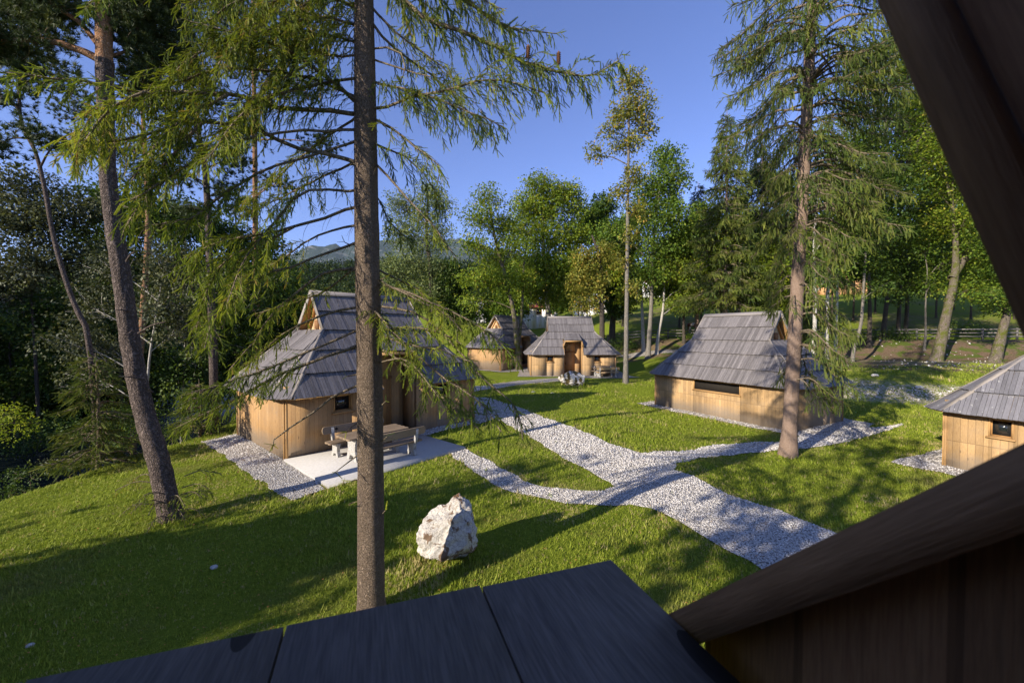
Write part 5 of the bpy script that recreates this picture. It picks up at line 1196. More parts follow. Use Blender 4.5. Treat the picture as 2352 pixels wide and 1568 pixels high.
# right wood
right = [
 ('birch_tree', 'white birch stem seen just right of the ruddy spruce trunk', [(1868, 800), (1872, 700), (1870, 560), (1880, 420)], 34, 12, [(1880, 470, 45, 40), (1900, 540, 50, 45), (1860, 600, 45, 40), (1900, 640, 45, 26)], 'lf_g', 'b_white'),
 ('birch_tree', 'white birch stem, second to the right of the ruddy spruce trunk', [(1898, 800), (1900, 700), (1905, 600), (1905, 450)], 36, 12, [(1930, 330, 50, 40), (1910, 400, 50, 50), (1950, 460, 60, 50), (1930, 580, 50, 40)], 'lf_g', 'b_white'),
 ('birch_tree', 'white birch stem, third to the right of the ruddy spruce trunk', [(1918, 812), (1922, 700), (1925, 600), (1930, 430)], 38, 10, [(1950, 260, 50, 40), (1980, 330, 55, 50), (1990, 400, 60, 50), (1960, 520, 55, 45)], 'lf_d', 'b_white'),
 ('crooked_tree', 'grey tree with a crooked leaning stem, at the left edge of the lawn terrace', [(1957, 838), (1962, 800), (1978, 740), (1984, 650), (1990, 560), (2000, 420)], 37.5, 11, [(1990, 130, 45, 36), (2060, 100, 45, 34), (2010, 200, 50, 40), (2040, 260, 60, 45), (2010, 340, 60, 50), (2050, 430, 65, 55), (2010, 520, 60, 45), (1980, 600, 55, 40), (2020, 660, 50, 24)], 'lf_d', 'b_grey'),
 ('broadleaf_tree', 'dark straight tree just right of the crooked grey stem, on the bank', [(1996, 800), (1998, 720), (1996, 620), (2000, 500)], 43, 13, [(2100, 150, 50, 40), (2060, 160, 45, 40), (2110, 220, 60, 45), (2160, 270, 50, 45), (2080, 320, 60, 50), (2060, 540, 60, 50), (2020, 620, 50, 34)], 'lf_g', 'b_dark'),
 ('broadleaf_tree', 'dark tree leaning right, in the middle of the bank below the fence', [(2026, 790), (2034, 720), (2042, 640), (2050, 540)], 45, 15, [(2110, 280, 50, 45), (2110, 380, 60, 50), (2100, 480, 60, 45), (2070, 600, 55, 40), (2060, 680, 40, 20)], 'lf_d', 'b_dark'),
 ('broadleaf_tree', 'twin dark trunk, left one, by the fence behind the bank', [(2062, 760), (2066, 700), (2068, 640), (2060, 560)], 48, 12, [(2130, 330, 50, 40), (2150, 420, 50, 40), (2090, 560, 55, 45), (2100, 640, 50, 30)], 'lf_d', 'b_dark'),
 ('broadleaf_tree', 'twin dark trunk, right one, by the fence behind the bank', [(2080, 762), (2084, 700), (2086, 640), (2090, 540)], 48.5, 12, [(2150, 500, 50, 40), (2140, 580, 50, 40), (2120, 660, 45, 24)], 'lf_d', 'b_dark'),
 ('young_tree', 'thin pale stem beside the big leaning mossy trunk', [(2122, 826), (2126, 760), (2126, 700), (2130, 620)], 41, 8, [(2170, 600, 45, 40), (2120, 560, 40, 36), (2140, 650, 40, 30)], 'lf_g', 'b_grey'),
 ('mossy_tree', 'big leaning mossy tree with a pale bark wound, at the edge of the terrace lawn', [(2148, 840), (2160, 790), (2172, 730), (2192, 640), (2195, 560), (2188, 480)], 37.6, 34, [(2130, 420, 50, 45), (2190, 420, 50, 50), (2220, 500, 50, 45), (2170, 510, 55, 45), (2240, 580, 50, 40), (2230, 660, 60, 34), (2150, 340, 60, 50), (2130, 240, 55, 45), (2190, 330, 50, 45), (2230, 420, 50, 50)], 'lf_y', 'b_moss'),
 ('mossy_tree', 'thick mossy trunk at the far right edge behind the nearest cabin roof', [(2284, 836), (2300, 770), (2318, 700), (2340, 600)], 36, 34, [(2290, 620, 50, 45), (2300, 700, 45, 24), (2270, 680, 45, 26), (2330, 540, 60, 60), (2260, 560, 45, 45)], 'lf_g', 'b_moss'),
]
for i, (nm, lb, tr, Y, w, bl, lf, bk) in enumerate(right):
    ex = [([(2186, 640, 0), (2216, 590, .5), (2226, 530, .8)], 16)] if 'big leaning' in lb else None
    leafy(nm, lb, tr, Y, w, bl, M[lf], M[bk], group=WG, leaf=.235, dens=.95, seed=40 + i, spray=.75, tilt=.4, extra=ex, sides=14, gap=.3)
for i, (px, py, Y, w, lb) in enumerate([(1930, 775, 46, 50, 'shaded undergrowth on the bank left of the crooked grey stem'), (2040, 770, 45, 60, 'dark undergrowth between the stems in the middle of the bank'), (1700, 775, 50, 50, 'undergrowth on the bank behind the conical spruce'),
        (1585, 780, 52, 30, 'small green bush on the bank below the brown horse'), (1430, 790, 51, 40, 'dark bush on the bank right of the mid cabin roof'), (2230, 752, 47, 40, 'low scrub on the bank between the two thick mossy trunks')]):
    leafy('undergrowth_bush', lb, [(px, py + 12), (px, py)], Y, 3, [(px, py, w, 16), (px - w * .6, py + 6, w * .5, 10), (px + w * .6, py + 4, w * .5, 10)], M['lf_g' if i in (3, 5) else 'lf_d'], M['b_dark'], cat='bush', group='bushes on the bank', leaf=.16, dens=1.2, seed=700 + i, spray=.4, limbs=True)
# filling wood behind the right fence and behind the cabins, each a tree
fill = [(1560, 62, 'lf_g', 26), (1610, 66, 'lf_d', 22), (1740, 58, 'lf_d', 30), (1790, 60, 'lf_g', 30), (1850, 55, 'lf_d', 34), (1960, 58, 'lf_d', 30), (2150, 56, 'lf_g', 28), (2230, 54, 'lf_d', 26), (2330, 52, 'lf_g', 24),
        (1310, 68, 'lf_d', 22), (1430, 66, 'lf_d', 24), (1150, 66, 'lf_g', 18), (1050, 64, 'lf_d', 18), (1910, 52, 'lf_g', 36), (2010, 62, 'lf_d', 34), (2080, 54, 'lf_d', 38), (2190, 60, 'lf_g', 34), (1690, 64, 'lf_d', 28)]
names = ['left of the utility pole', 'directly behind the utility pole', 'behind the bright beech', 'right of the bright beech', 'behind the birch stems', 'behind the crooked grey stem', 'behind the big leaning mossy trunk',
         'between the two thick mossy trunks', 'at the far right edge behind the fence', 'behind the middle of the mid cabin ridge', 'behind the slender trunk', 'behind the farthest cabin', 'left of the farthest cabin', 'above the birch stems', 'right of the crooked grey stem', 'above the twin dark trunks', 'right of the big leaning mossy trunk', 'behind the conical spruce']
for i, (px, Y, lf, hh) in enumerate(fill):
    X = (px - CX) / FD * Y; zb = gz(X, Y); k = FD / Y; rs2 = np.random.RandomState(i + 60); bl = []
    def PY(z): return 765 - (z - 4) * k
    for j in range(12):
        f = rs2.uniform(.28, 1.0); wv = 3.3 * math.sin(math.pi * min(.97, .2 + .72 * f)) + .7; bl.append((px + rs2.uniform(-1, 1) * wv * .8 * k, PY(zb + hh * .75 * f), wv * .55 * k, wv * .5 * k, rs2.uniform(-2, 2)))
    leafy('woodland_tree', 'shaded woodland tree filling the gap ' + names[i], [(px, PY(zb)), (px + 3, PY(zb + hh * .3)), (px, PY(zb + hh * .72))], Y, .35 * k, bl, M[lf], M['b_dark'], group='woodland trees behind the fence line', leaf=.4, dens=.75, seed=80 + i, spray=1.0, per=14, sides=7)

# conical spruce behind the right cabin
def cone_spruce(label, px, pyb, pyt, Y, rpx, seed, mat='needle2', group=None, base=None, tm=BR_FAR, zlo=.22):
    X = (px - CX) / FD * Y; zb = gz(X, Y); zt = 4 + (765 - pyt) * Y / FD; r = rpx * Y / FD
    kw = dict(gap=.22, Lb=(.4, 1.0), tstep=.24, f0=.05, hang=.8, thin=.012, lat=.9, dead=.05)
    return big_spruce('spruce_tree', label, (X, Y, zb), (X, Y, zt), [.2 + r * .02, .16, .1, .02], M['b_spruce2'], M[mat], seed, [(zb + zlo * (zt - zb), zt - .3, lambda f, a: r * (1 - f) ** .85 + .25, 8, .50, dict(kw, droop=.22, up=.1))], tm, 9, group=group)
cone_spruce('dark conical spruce with a clear pointed top rising behind the right cabin', 1664, 760, 258, 41, 125, 301)
cone_spruce('smaller pointed spruce between the conical spruce and the ruddy spruce trunk', 1745, 760, 300, 47, 95, 302, 'needled')
cone_spruce('broad dark spruce between the slender trunk and the conical spruce', 1600, 760, 420, 52, 75, 303, 'needled')

# ---------------------------------------------------------------- left side
# big leaning pine
Yp = 8.6; pb = gr(396, 1192)
pr = thing('pine_tree', pb, 'big leaning pine with thick plated bark, left of the large cabin', 'tree')
PP = [pb - [0, 0, .15]] + [at(x, y, pb[1] + dy) for x, y, dy in ((365, 1060, .0), (330, 940, .05), (302, 800, .1), (282, 650, .1), (262, 520, .1), (248, 400, .1), (243, 250, .1), (240, 140, .1))]
trunk_mesh(PP, [.215, .19, .18, .17, .158, .15, .14, .135, .15], M['b_pine'], pr, 28, 70, .035, flare=1.45)
up_ = [at(x, y, pb[1] + .1) for x, y in ((240, 150), (238, 60), (234, 0), (230, -90), (240, -200))]
trunk_mesh(up_, [.146, .135, .12, .1, .08, .04], M['b_orange'], pr, 20, 30, .03, flare=1, name='upper_trunk')
mb, nd, tw = MB(), MB(), MB(); rs = np.random.RandomState(77)
def pine_limb(px, Y0, Y1, r, cl, n_t=60, spread=.45, near=.0):
    k = len(px); P = [at(x, y, Y0 + (Y1 - Y0) * i / (k - 1)) for i, (x, y) in enumerate(px)]; Q = polyline(P, 18); mb = MB(); tube(mb, Q, np.linspace(r, r * .3, 18), 8, lump=.04); mb.build('branch', M['b_orange'] if r > .03 else M['b_pine'], pr, world=True, smooth=True)
    pos = []
    for (t0, t1, m_) in cl:
        for _ in range(m_):
            t = rs.uniform(t0, t1); a = Q[int(t * 17)]; e = a + unit(rs.randn(3) + np.array([0, 0, .25])) * spread * rs.uniform(.4, 1.6); tube(tw, polyline([a, (a + e) / 2 + rs.randn(3) * .05, e], 5), np.linspace(.012, .005, 5), 3, cap=False)
            for _ in range(9): pos.append(e + rs.randn(3) * .14)
            pos.append((a + e) / 2)
    if pos: pos = np.array(pos); N = len(pos); scatter(nd, TUFT[0], TUFT[1], pos, frames(rs.randn(N, 3) + np.array([0, 0, .6])) * rs.uniform(.7, 1.2, N)[:, None, None], np.clip(rs.normal(.5, .22, N), 0, 1))
pine_limb([(236, 142), (190, 118), (120, 96), (60, 92), (0, 98), (-60, 110)], 8.7, 8.0, .085, [(.5, 1, 60)])
pine_limb([(232, 112), (187, 56), (150, 30), (94, 0), (40, -30)], 8.7, 8.4, .06, [(.55, 1, 60)])
pine_limb([(246, 60), (310, 20), (360, -30)], 8.7, 9.6, .04, [(.3, 1, 80)])
pine_limb([(246, 130), (300, 110), (350, 40), (400, 20)], 8.7, 10, .035, [(.3, 1, 90)])
pine_limb([(240, -40), (140, -60), (60, -40), (0, 0)], 8.7, 9.4, .05, [(.3, 1, 90)])
pine_limb([(245, 200), (320, 190), (380, 150), (440, 140)], 8.7, 10.5, .03, [(.3, 1, 70)])
pine_limb([(240, -90), (330, -110), (430, -60), (500, 0)], 8.7, 9.6, .05, [(.3, 1, 90)])
pine_limb([(240, -150), (240, -240), (150, -260)], 8.7, 8.9, .05, [(.1, 1, 90)], spread=.8)
pine_limb([(240, -150), (280, -260), (360, -240)], 8.7, 8.9, .05, [(.1, 1, 90)], spread=.8)
for (x, y, dx, dy) in ((298, 715, -32, -4), (318, 765, 62, -26), (290, 600, 20, -22), (332, 870, -60, -6), (305, 760, -22, 10), (352, 900, -36, -12), (276, 470, 40, 10)):
    pine_limb([(x, y), (x + dx * .5, y + dy * .7), (x + dx, y + dy)], pb[1], pb[1] - .3, .022, [])
tw.build('twig', M['b_twig'], pr, world=True); nd.build('crown', M['pine'], pr, world=True)

def pine(label, trunk, Y, w, clusters, seed, mat='pine', bk='b_orange', dens=1.0, tm=TUFT_F):
    """slim pine: clusters = (px,py,rx,ry)"""
    rs = np.random.RandomState(seed); k = Y / FD; P = [at(x, y, Y) for x, y in trunk]; B = P[0].copy(); B[2] = gz(B[0], B[1]); P[0] = B - [0, 0, .2]
    root = thing('pine_tree', B, label, 'tree', 'slim trees on the river side'); mb, nd = MB(), MB(); Q = polyline(P, 26); w = w / math.hypot(1, B[0] / Y); tube(mb, Q, np.linspace(w * k / 2 * 1.1, w * k / 2 * .45, 26), 12, lump=.03); pos = []
    for (cx, cy, rx, ry) in clusters:
        C = at(cx, cy, Y + rs.uniform(-.5, .5) * rx * k); a = np.array([rx, rx, ry]) * k; st = Q[np.argmin(np.linalg.norm(Q - (C - [0, 0, .3]), axis=1))]
        tube(mb, polyline([st, (st + C) / 2 + [0, 0, .1], C], 8), np.linspace(.03 + .01 * k * rx, .015, 8), 5, cap=False); n = int(a[0] * a[2] * 80 * dens) + 8
        c = C + unit(rs.randn(n, 3)) * (rs.rand(n) ** .5)[:, None] * a; pos.append(c + rs.randn(n, 3) * .05)
        for i in range(0, n, 6): tube(mb, polyline([C, (C + c[i]) / 2 + rs.randn(3) * .1, c[i]], 4), [.012, .01, .008, .005], 3, cap=False)
    mb.build('trunk', M[bk], root, world=True, smooth=True); pos = np.concatenate(pos); pos = np.repeat(pos, 3, 0) + rs.randn(len(pos) * 3, 3) * .16; N = len(pos)
    scatter(nd, tm[0], tm[1], pos, frames(rs.randn(N, 3) + [0, 0, .4]) * rs.uniform(.6, 1.2, N)[:, None, None], np.clip(rs.normal(.45, .22, N), 0, 1)); nd.build('crown', M[mat], root, world=True); return root
pine('slim crooked pine at the left edge, its orange stem bending left of the big pine', [(222, 850), (205, 790), (180, 720), (160, 670), (135, 590), (118, 520), (104, 440), (82, 350), (50, 285), (44, 200), (50, 90), (52, -20)], 13, 15,
     [(40, 120, 55, 40), (100, 60, 60, 40), (20, 30, 60, 40), (120, 160, 45, 35), (10, 220, 50, 40), (150, 20, 50, 40), (60, 300, 40, 22), (130, 330, 40, 22), (0, 120, 50, 50), (80, 180, 50, 34), (0, 330, 50, 30)], 401, bk='b_pine')
pine('slim pine with a mossy stem between the big pine and the near spruce', [(492, 900), (488, 760), (482, 620), (478, 500), (470, 380), (455, 300), (440, 200), (430, 80)], 17, 20,
     [(430, 330, 50, 30), (540, 370, 50, 40), (520, 440, 45, 34), (400, 400, 45, 40), (560, 300, 50, 36), (450, 180, 60, 50), (520, 120, 60, 50), (400, 90, 60, 50), (440, 480, 40, 26), (380, 250, 50, 40)], 402, bk='b_pine')
pine('slim straight pine with a pinkish stem just left of the near spruce', [(598, 960), (592, 800), (588, 640), (586, 430), (584, 250), (582, 60), (580, -60)], 20, 16,
     [(560, 60, 60, 50), (640, 30, 60, 50), (680, 100, 50, 40), (520, 20, 50, 40), (640, 420, 36, 26), (560, 480, 36, 26), (600, 160, 50, 40), (690, 200, 50, 40), (730, 120, 40, 30), (740, 330, 50, 30)], 403)
pine('dark pine crown in the upper left corner behind the leaning pine', [(300, 950), (330, 700), (340, 500), (330, 300), (320, 100)], 24, 18,
     [(300, 60, 70, 50), (380, 120, 70, 50), (330, 200, 60, 50), (200, 260, 70, 50), (420, 30, 60, 40), (260, 340, 60, 40), (380, 300, 60, 40), (160, 330, 50, 34), (460, 230, 50, 40), (330, 400, 60, 36)], 404, dens=.8)
LG = 'willows and shrubs along the river'
leafs = [
 ('willow_tree', 'grey leaved willow behind the big leaning pine, its foliage reaching the slope', [(330, 960), (340, 860), (360, 720), (380, 600)], 17, 9, [(200, 700, 70, 55), (250, 620, 70, 60), (160, 790, 60, 45), (250, 800, 80, 60), (360, 700, 70, 70), (380, 600, 70, 60), (190, 860, 60, 40), (420, 760, 60, 60), (440, 650, 60, 60)], 'lf_w', 'b_white', .13, 1.5, .42),
 ('willow_tree', 'dim willow with pale thin stems between the big pine and the large cabin', [(415, 1000), (420, 900), (425, 780), (410, 680)], 19, 9, [(460, 820, 60, 60), (480, 720, 60, 60), (520, 640, 60, 50), (400, 860, 60, 50), (540, 760, 60, 60), (600, 700, 60, 60), (460, 920, 60, 40), (650, 640, 60, 45)], 'lf_d', 'b_white', .16, 1.3, .45),
 ('poplar_tree', 'dark olive tree crown at the left edge of the picture above the river', [(90, 930), (80, 800), (70, 650), (60, 500)], 25, 12, [(60, 430, 90, 45), (20, 500, 80, 60), (110, 500, 90, 60), (160, 590, 80, 50), (60, 600, 90, 60), (-10, 650, 70, 60), (190, 480, 70, 40)], 'lf_w', 'b_dark', .2, 1.2, .55),
 ('alder_tree', 'deep shaded alder low over the river at the left edge', [(40, 1000), (30, 900), (20, 800)], 27, 12, [(20, 760, 90, 70), (110, 730, 80, 70), (40, 860, 90, 60), (-40, 820, 80, 80), (130, 850, 60, 60)], 'lf_d', 'b_dark', .22, 1.3, .6),
 ('alder_tree', 'dark alder behind the grey willow, above the river bend', [(280, 920), (275, 800), (270, 650), (270, 500)], 30, 12, [(260, 470, 80, 50), (330, 520, 80, 60), (230, 570, 80, 60), (310, 620, 90, 60), (400, 500, 70, 60), (180, 680, 80, 60), (300, 740, 90, 60)], 'lf_d', 'b_dark', .24, 1.1, .65),
 ('alder_tree', 'dense dark alder thicket on the far river bank at the left edge', [(0, 960), (0, 880), (10, 800)], 34, 14, [(0, 900, 110, 60), (110, 920, 90, 50), (-80, 860, 90, 80), (60, 820, 90, 60)], 'lf_d', 'b_dark', .3, 1.3, .8),
 ('alder_tree', 'dense dark alder on the far river bank behind the leaning slim pine', [(200, 960), (200, 880), (200, 800)], 38, 14, [(190, 900, 100, 50), (290, 900, 100, 50), (200, 800, 90, 60), (330, 830, 90, 60)], 'lf_d', 'b_dark', .3, 1.3, .8),
 ('willow_bush', 'low dark willow bush at the water edge below the lawn slope', [(130, 1060), (130, 1040), (135, 1000)], 18, 5, [(130, 985, 60, 34), (60, 1010, 60, 34), (200, 985, 60, 40), (270, 960, 50, 36), (330, 950, 50, 36)], 'lf_d', 'b_dark', .12, 1.8, .4),
 ('poplar_tree', 'tall loose tree behind the slim pinkish pine, bluish in the gaps', [(560, 930), (555, 800), (550, 650), (540, 480)], 34, 11, [(470, 520, 70, 50), (540, 560, 70, 50), (610, 580, 60, 50), (500, 640, 80, 55), (590, 680, 80, 50), (430, 600, 60, 50), (560, 760, 80, 50)], 'lf_d', 'b_dark', .26, .9, .65),
 ('broadleaf_tree', 'low dark tree behind the left end of the large cabin roof', [(640, 880), (640, 800), (650, 700)], 36, 11, [(640, 700, 70, 45), (580, 780, 70, 45), (700, 740, 60, 40), (520, 840, 70, 45), (650, 800, 60, 50), (480, 880, 60, 40)], 'lf_d', 'b_dark', .26, 1.2, .65),
]
for i, (nm, lb, tr, Y, w, bl, lf, bk, lfz, dn, sp_) in enumerate(leafs):
    leafy(nm, lb, tr, Y, w, bl, M[lf], M[bk], group=LG, leaf=lfz, dens=dn, seed=120 + i, spray=sp_, per=22, tilt=.9, gap=.12)
leafy('elder_bush', 'bright green leafy bush at the left edge above the dark river', [(-90, 1110), (-50, 1030), (-10, 975)], 9.2, 5, [(20, 950, 44, 26), (66, 972, 28, 15), (10, 995, 44, 20), (-20, 960, 40, 40)], M['lf_b'], M['b_dark'], cat='bush', leaf=.055, dens=6, seed=140, spray=.16, per=14, gap=0)
for i, (px, py, Y, w, lf, lb) in enumerate([(70, 1085, 13.5, 60, 'lf_d', 'dark tangled undergrowth below the lawn edge near the left border'), (170, 1055, 14, 60, 'lf_w', 'greyish undergrowth on the shaded slope under the slim pine'),
        (300, 1010, 15.5, 50, 'lf_d', 'dark low scrub just left of the big leaning pine foot'), (395, 985, 18, 40, 'lf_d', 'dark scrub between the big pine and the large cabin'), (20, 1130, 11.5, 50, 'lf_d', 'low weeds at the crest of the lawn at the left border')]):
    leafy('undergrowth_bush', lb, [(px, py + 14), (px, py)], Y, 3, [(px, py, w, 18), (px - w * .6, py + 8, w * .5, 12), (px + w * .6, py - 6, w * .5, 14)], M[lf], M['b_twig'], cat='bush', group='undergrowth on the river slope', leaf=.075, dens=3.2, seed=720 + i, spray=.2, per=14, gap=.1)
# spruce saplings left
def sapling(label, px, Y, pyt, rpx, seed, grp=None):
    X = (px - CX) / FD * Y; zb = gz(X, Y); zt = 4 + (765 - pyt) * Y / FD; r = rpx * Y / FD
    return big_spruce('young_spruce', label, (X, Y, zb), (X, Y, zt), [.06, .05, .03, .008], M['b_twig'], M['needle2'], seed, [(zb + .25, zt - .1, lambda f, a: r * (1 - f) ** .7 + .12, 6, .24, dict(gap=.09, Lb=(.2, .5), tstep=.11, f0=.15, hang=.35, thin=.005, droop=.2, up=.1))], BR_MID, 7, group=grp)
sapling('young spruce on the slope left of the big leaning pine', 218, 12.6, 810, 92, 501)
sapling('young spruce behind the big pine, beside the cabin gravel', 455, 16.5, 870, 60, 502)
# small needled sprigs at the foot of the big pine
tw, nd = MB(), MB(); rs = np.random.RandomState(9); fp = gr(400, 1180)
ft = thing('spruce_sprig', (fp[0], fp[1] - .15, fp[2]), 'small bushy spruce sprigs growing round the foot of the big leaning pine', 'seedling')
for i in range(16):
    a = rs.uniform(0, 6.28); d = np.array([math.cos(a), math.sin(a), 0]); p = np.array([fp[0], fp[1] - .1, fp[2]]) + d * .25 + [0, 0, rs.uniform(0, .9)]
    limb_spruce(tw, nd, [p, p + d * .3 + [0, 0, .08], p + d * rs.uniform(.4, .7) + [0, 0, -.05]], .006, BR_NEAR, f0=.2, gap=.05, Lb=(.12, .3), tstep=.05, rng=rs)
tw.build('branch', M['b_twig'], ft, world=True); nd.build('crown', M['needle'], ft, world=True)

# ---------------------------------------------------------------- trees outside the frame that shade the river side and the near lawn
def off_tree(label, X, Y, h, r, mat, seed, dens=.9, lo=.10):
    k = FD / Y if Y > 3 else 100; rs2 = np.random.RandomState(seed); zb = gz(X, Y); root = thing('shade_tree', (X, Y, zb), label, 'tree', 'tall trees left of the view')
    mb, lm = MB(), MB(); tube(mb, [(X, Y, zb - .2), (X, Y, zb + h * .5), (X + .2, Y, zb + h * .9)], [.3, .2, .05], 8); n = int(h * r * 11 * dens)
    f = rs2.rand(n) ** .8; a = rs2.uniform(0, 6.28, n); rr_ = r * np.sin(np.pi * np.clip(.12 + .86 * f, 0, 1)) ** .6 * rs2.rand(n) ** .4
    c = np.stack([X + rr_ * np.cos(a), Y + rr_ * np.sin(a), zb + h * (lo + (1 - lo) * f)], 1); c = np.repeat(c, 14, 0) + rs2.randn(n * 14, 3) * .42; N = len(c)
    sv, sf = diamond(.42, .3); scatter(lm, sv, sf, c, frames(rs2.randn(N, 3)) * rs2.uniform(.6, 1.2, N)[:, None, None], rs2.rand(N)); mb.build('trunk', M['b_dark'], root, world=True); lm.build('crown', M[mat], root, world=True)
def sp(s_, p): c, d = math.cos(SUN_AZ), math.sin(SUN_AZ); return s_ * c - p * d, s_ * d + p * c
for i, (s_, p, h, r) in enumerate([(-24, 28, 12, 4), (-26, 34, 15, 4.6), (-26, 41, 17, 4.6), (-28, 48, 19, 4.6), (-22, 54, 19, 4.6)]):
    X, Y = sp(s_, p); off_tree('tall dark tree outside the left edge of the view, %s along the river' % ['nearest', 'second', 'third', 'fourth', 'farthest'][i], X, Y, h, r, 'lf_d', 600 + i)
X, Y = sp(-13.5, 8.35); off_tree('broad tree behind the viewpoint that shades the near lawn', X, Y, 7.3, 2.6, 'lf_d', 620, 4)
X, Y = sp(-17, 12.3); off_tree('slim tree left of the viewpoint casting a streak on the lawn', X, Y, 8.0, .9, 'lf_d', 621, 1.0)
X, Y = sp(-14.8, 8.5); off_tree('loose tall tree beside the broad shading tree behind the viewpoint', X, Y, 11.3, 1.3, 'lf_d', 624, .4, .3)
X, Y = sp(-10, 2.5); off_tree('loose tree behind the timber hut, dappling the gravel path', X, Y, 12.5, 1.8, 'lf_d', 625, .22, .52)
X, Y = sp(-19, 13.6); off_tree('second slim tree left of the viewpoint, taller than its neighbour', X, Y, 10.0, .8, 'lf_d', 622, .8)
X, Y = sp(-16, 15.4); off_tree('third slim tree left of the viewpoint, closest to the river', X, Y, 7.0, 1.0, 'lf_d', 623, .6)

# ---------------------------------------------------------------- wooded hill, hedges
def forest():
    n = 5200; rs2 = np.random.RandomState(5); X = rs2.uniform(-330, 330, n); Y = rs2.uniform(88, 345, n); q = Y + .37 * (X - 5)
    clear = (q < 150) & (rs2.rand(n) < np.where(X > 20, .30, .62)) ; clear |= (Y < 140) & (X > -10) & (rs2.rand(n) < .35); clear |= (Y < 112) & (np.abs(X / Y * FD + CX - 1650) < 90)
    for (hx, hy) in HS: clear |= (np.abs(X / Y - hx / hy) < 6.5 / hy * 1.0) & (Y < hy + 8) & (Y > 60)
    ok = ~clear & (np.abs(X) < Y * 1.6 + 10); X, Y = X[ok], Y[ok]; n = len(X); Z = hgt(X, Y); mb = MB(); sv, sf = diamond(1.5, 1.1, .3)
    for i in range(n):
        con = rs2.rand() < .25; h = rs2.uniform(8, 13) * (.55 if Y[i] < 125 else 1); r = h * (.2 if con else .36); m_ = 75 if Y[i] > 160 else 150; f = rs2.rand(m_); a = rs2.uniform(0, 6.28, m_)
        rr_ = r * ((1 - f) if con else np.sin(np.pi * np.clip(.1 + .88 * f, 0, 1)) ** .6) * rs2.rand(m_) ** .33
        c = np.stack([X[i] + rr_ * np.cos(a), Y[i] + rr_ * np.sin(a), Z[i] + h * f * .98], 1); sc = .8 if Y[i] > 160 else .5
        g = rs2.uniform(.1, .8) * (.4 if con else 1); scatter(mb, sv, sf, c, frames(rs2.randn(m_, 3)) * sc * rs2.uniform(.6, 1.2, m_)[:, None, None], np.clip(g + .15 * rs2.randn(m_), 0, 1))
    tag(mb.build('forest', M['lf_f']), 'mixed green forest covering the low hill behind the village', 'forest', kind='stuff')
HS = []
# ---------------------------------------------------------------- houses
def house(name, label, px, pyb, Y, w, d, hw, hr, roofm, wallm='white', rot=0.0, wins=3, rows=1, chim=True):
    X = (px - CX) / FD * Y; z = 4 + (765 - pyb) * Y / FD; HS.append((X, Y)); root = thing(name, (X, Y, z), label, 'house', 'houses beyond the fence', rot)
    g = gz(X, Y) - z - 1.0
    mb = MB(); W2, D2 = w / 2, d / 2; g = min(g, -.5)
    rowh = hw / rows; ww = []
    for r_ in range(rows):
        pass
    C = [(-W2, -D2), (W2, -D2), (W2, D2), (-W2, D2)]
    for i in range(4):
        p, q = C[i], C[(i + 1) % 4]
        for r_ in range(rows):
            z0 = (g if r_ == 0 else rowh * r_); z1 = rowh * (r_ + 1); L = math.dist(p, q); k = wins if i in (0, 2) else 2
            wn = [(L * (j + .5) / k - .5, L * (j + .5) / k + .5, rowh * r_ + rowh * .36, rowh * r_ + rowh * .80) for j in range(k)]; wall_with_windows(mb, p, q, z0, z1, .2, wn); ww += [(p, q, *x) for x in wn]
    wo = mb.build('wall', M[wallm], root)
    for (p, q, a, b_, za, zb) in ww: make_window(root, p, q, a, b_, za, zb)
    for sx in (-1, 1):
        mb = MB(); a = [(sx * (W2 - .01), -D2, hw), (sx * (W2 - .01), D2, hw), (sx * (W2 - .01), 0, hw + hr - .1)]; prism(mb, a if sx == 1 else a[::-1], (sx, 0, 0), .18); mb.build('gable_wall', M[wallm], root)
    mb = MB(); e = .5
    for sy in (-1, 1):
        yy, zz = sy * (D2 + e), hw - e * hr / D2; L = math.hypot(D2 + e, hr + hw - zz - hr + hr * e / D2) if False else math.hypot(D2 + e, hr * (1 + e / D2)); n_ = unit(np.array([0, sy * hr, D2]))
        roof_face(mb, (0, yy, zz), (-sy, 0, 0), n_, [(-W2 - .4, 0), (W2 + .4, 0), (W2 + .4, L), (-W2 - .4, L)], [L * j / 6 for j in range(7)], bw=.8, thick=.08)
    ro = mb.build('roof', M[roofm], root)
    if chim: mb = MB(); bx(mb, W2 * .3, W2 * .3 + .6, .3, .9, hw + hr * .4, hw + hr + .8); mb.build('chimney', M[wallm], ro)
house('village_house', 'white two storey house with a grey roof behind the bright beech', 1655, 694, 108, 8.2, 7, 4.6, 2.6, 'greyroof', wins=3, rows=2, rot=.25)
house('village_house', 'low white house with a long red roof left of the mid cabin ridge', 1222, 732, 78, 9.5, 6, 2.2, 1.3, 'redroof', wins=4)
house('village_house', 'white house glimpsed above the right half of the mid cabin ridge', 1356, 730, 84, 6.2, 6, 3.2, 1.8, 'greyroof', wins=2)
house('village_house', 'small white house with an orange roof between the pale stems', 1490, 682, 128, 6.5, 6, 3.4, 2.4, 'orroof', wins=2, rot=.5)
house('village_house', 'orange walled house behind the hanging foliage of the ruddy spruce', 1925, 676, 98, 9, 7, 4.0, 2.4, 'orroof', 'orwall', wins=3)
house('village_house', 'pale house with a grey roof behind the foliage left of the farthest cabin', 1090, 728, 88, 6.0, 5, 2.0, 1.4, 'greyroof', 'greyroof', wins=3)
house('village_house', 'small white house high on the wooded slope above the utility pole', 1624, 604, 235, 12, 9, 6, 4, 'orroof', wins=3)
forest()

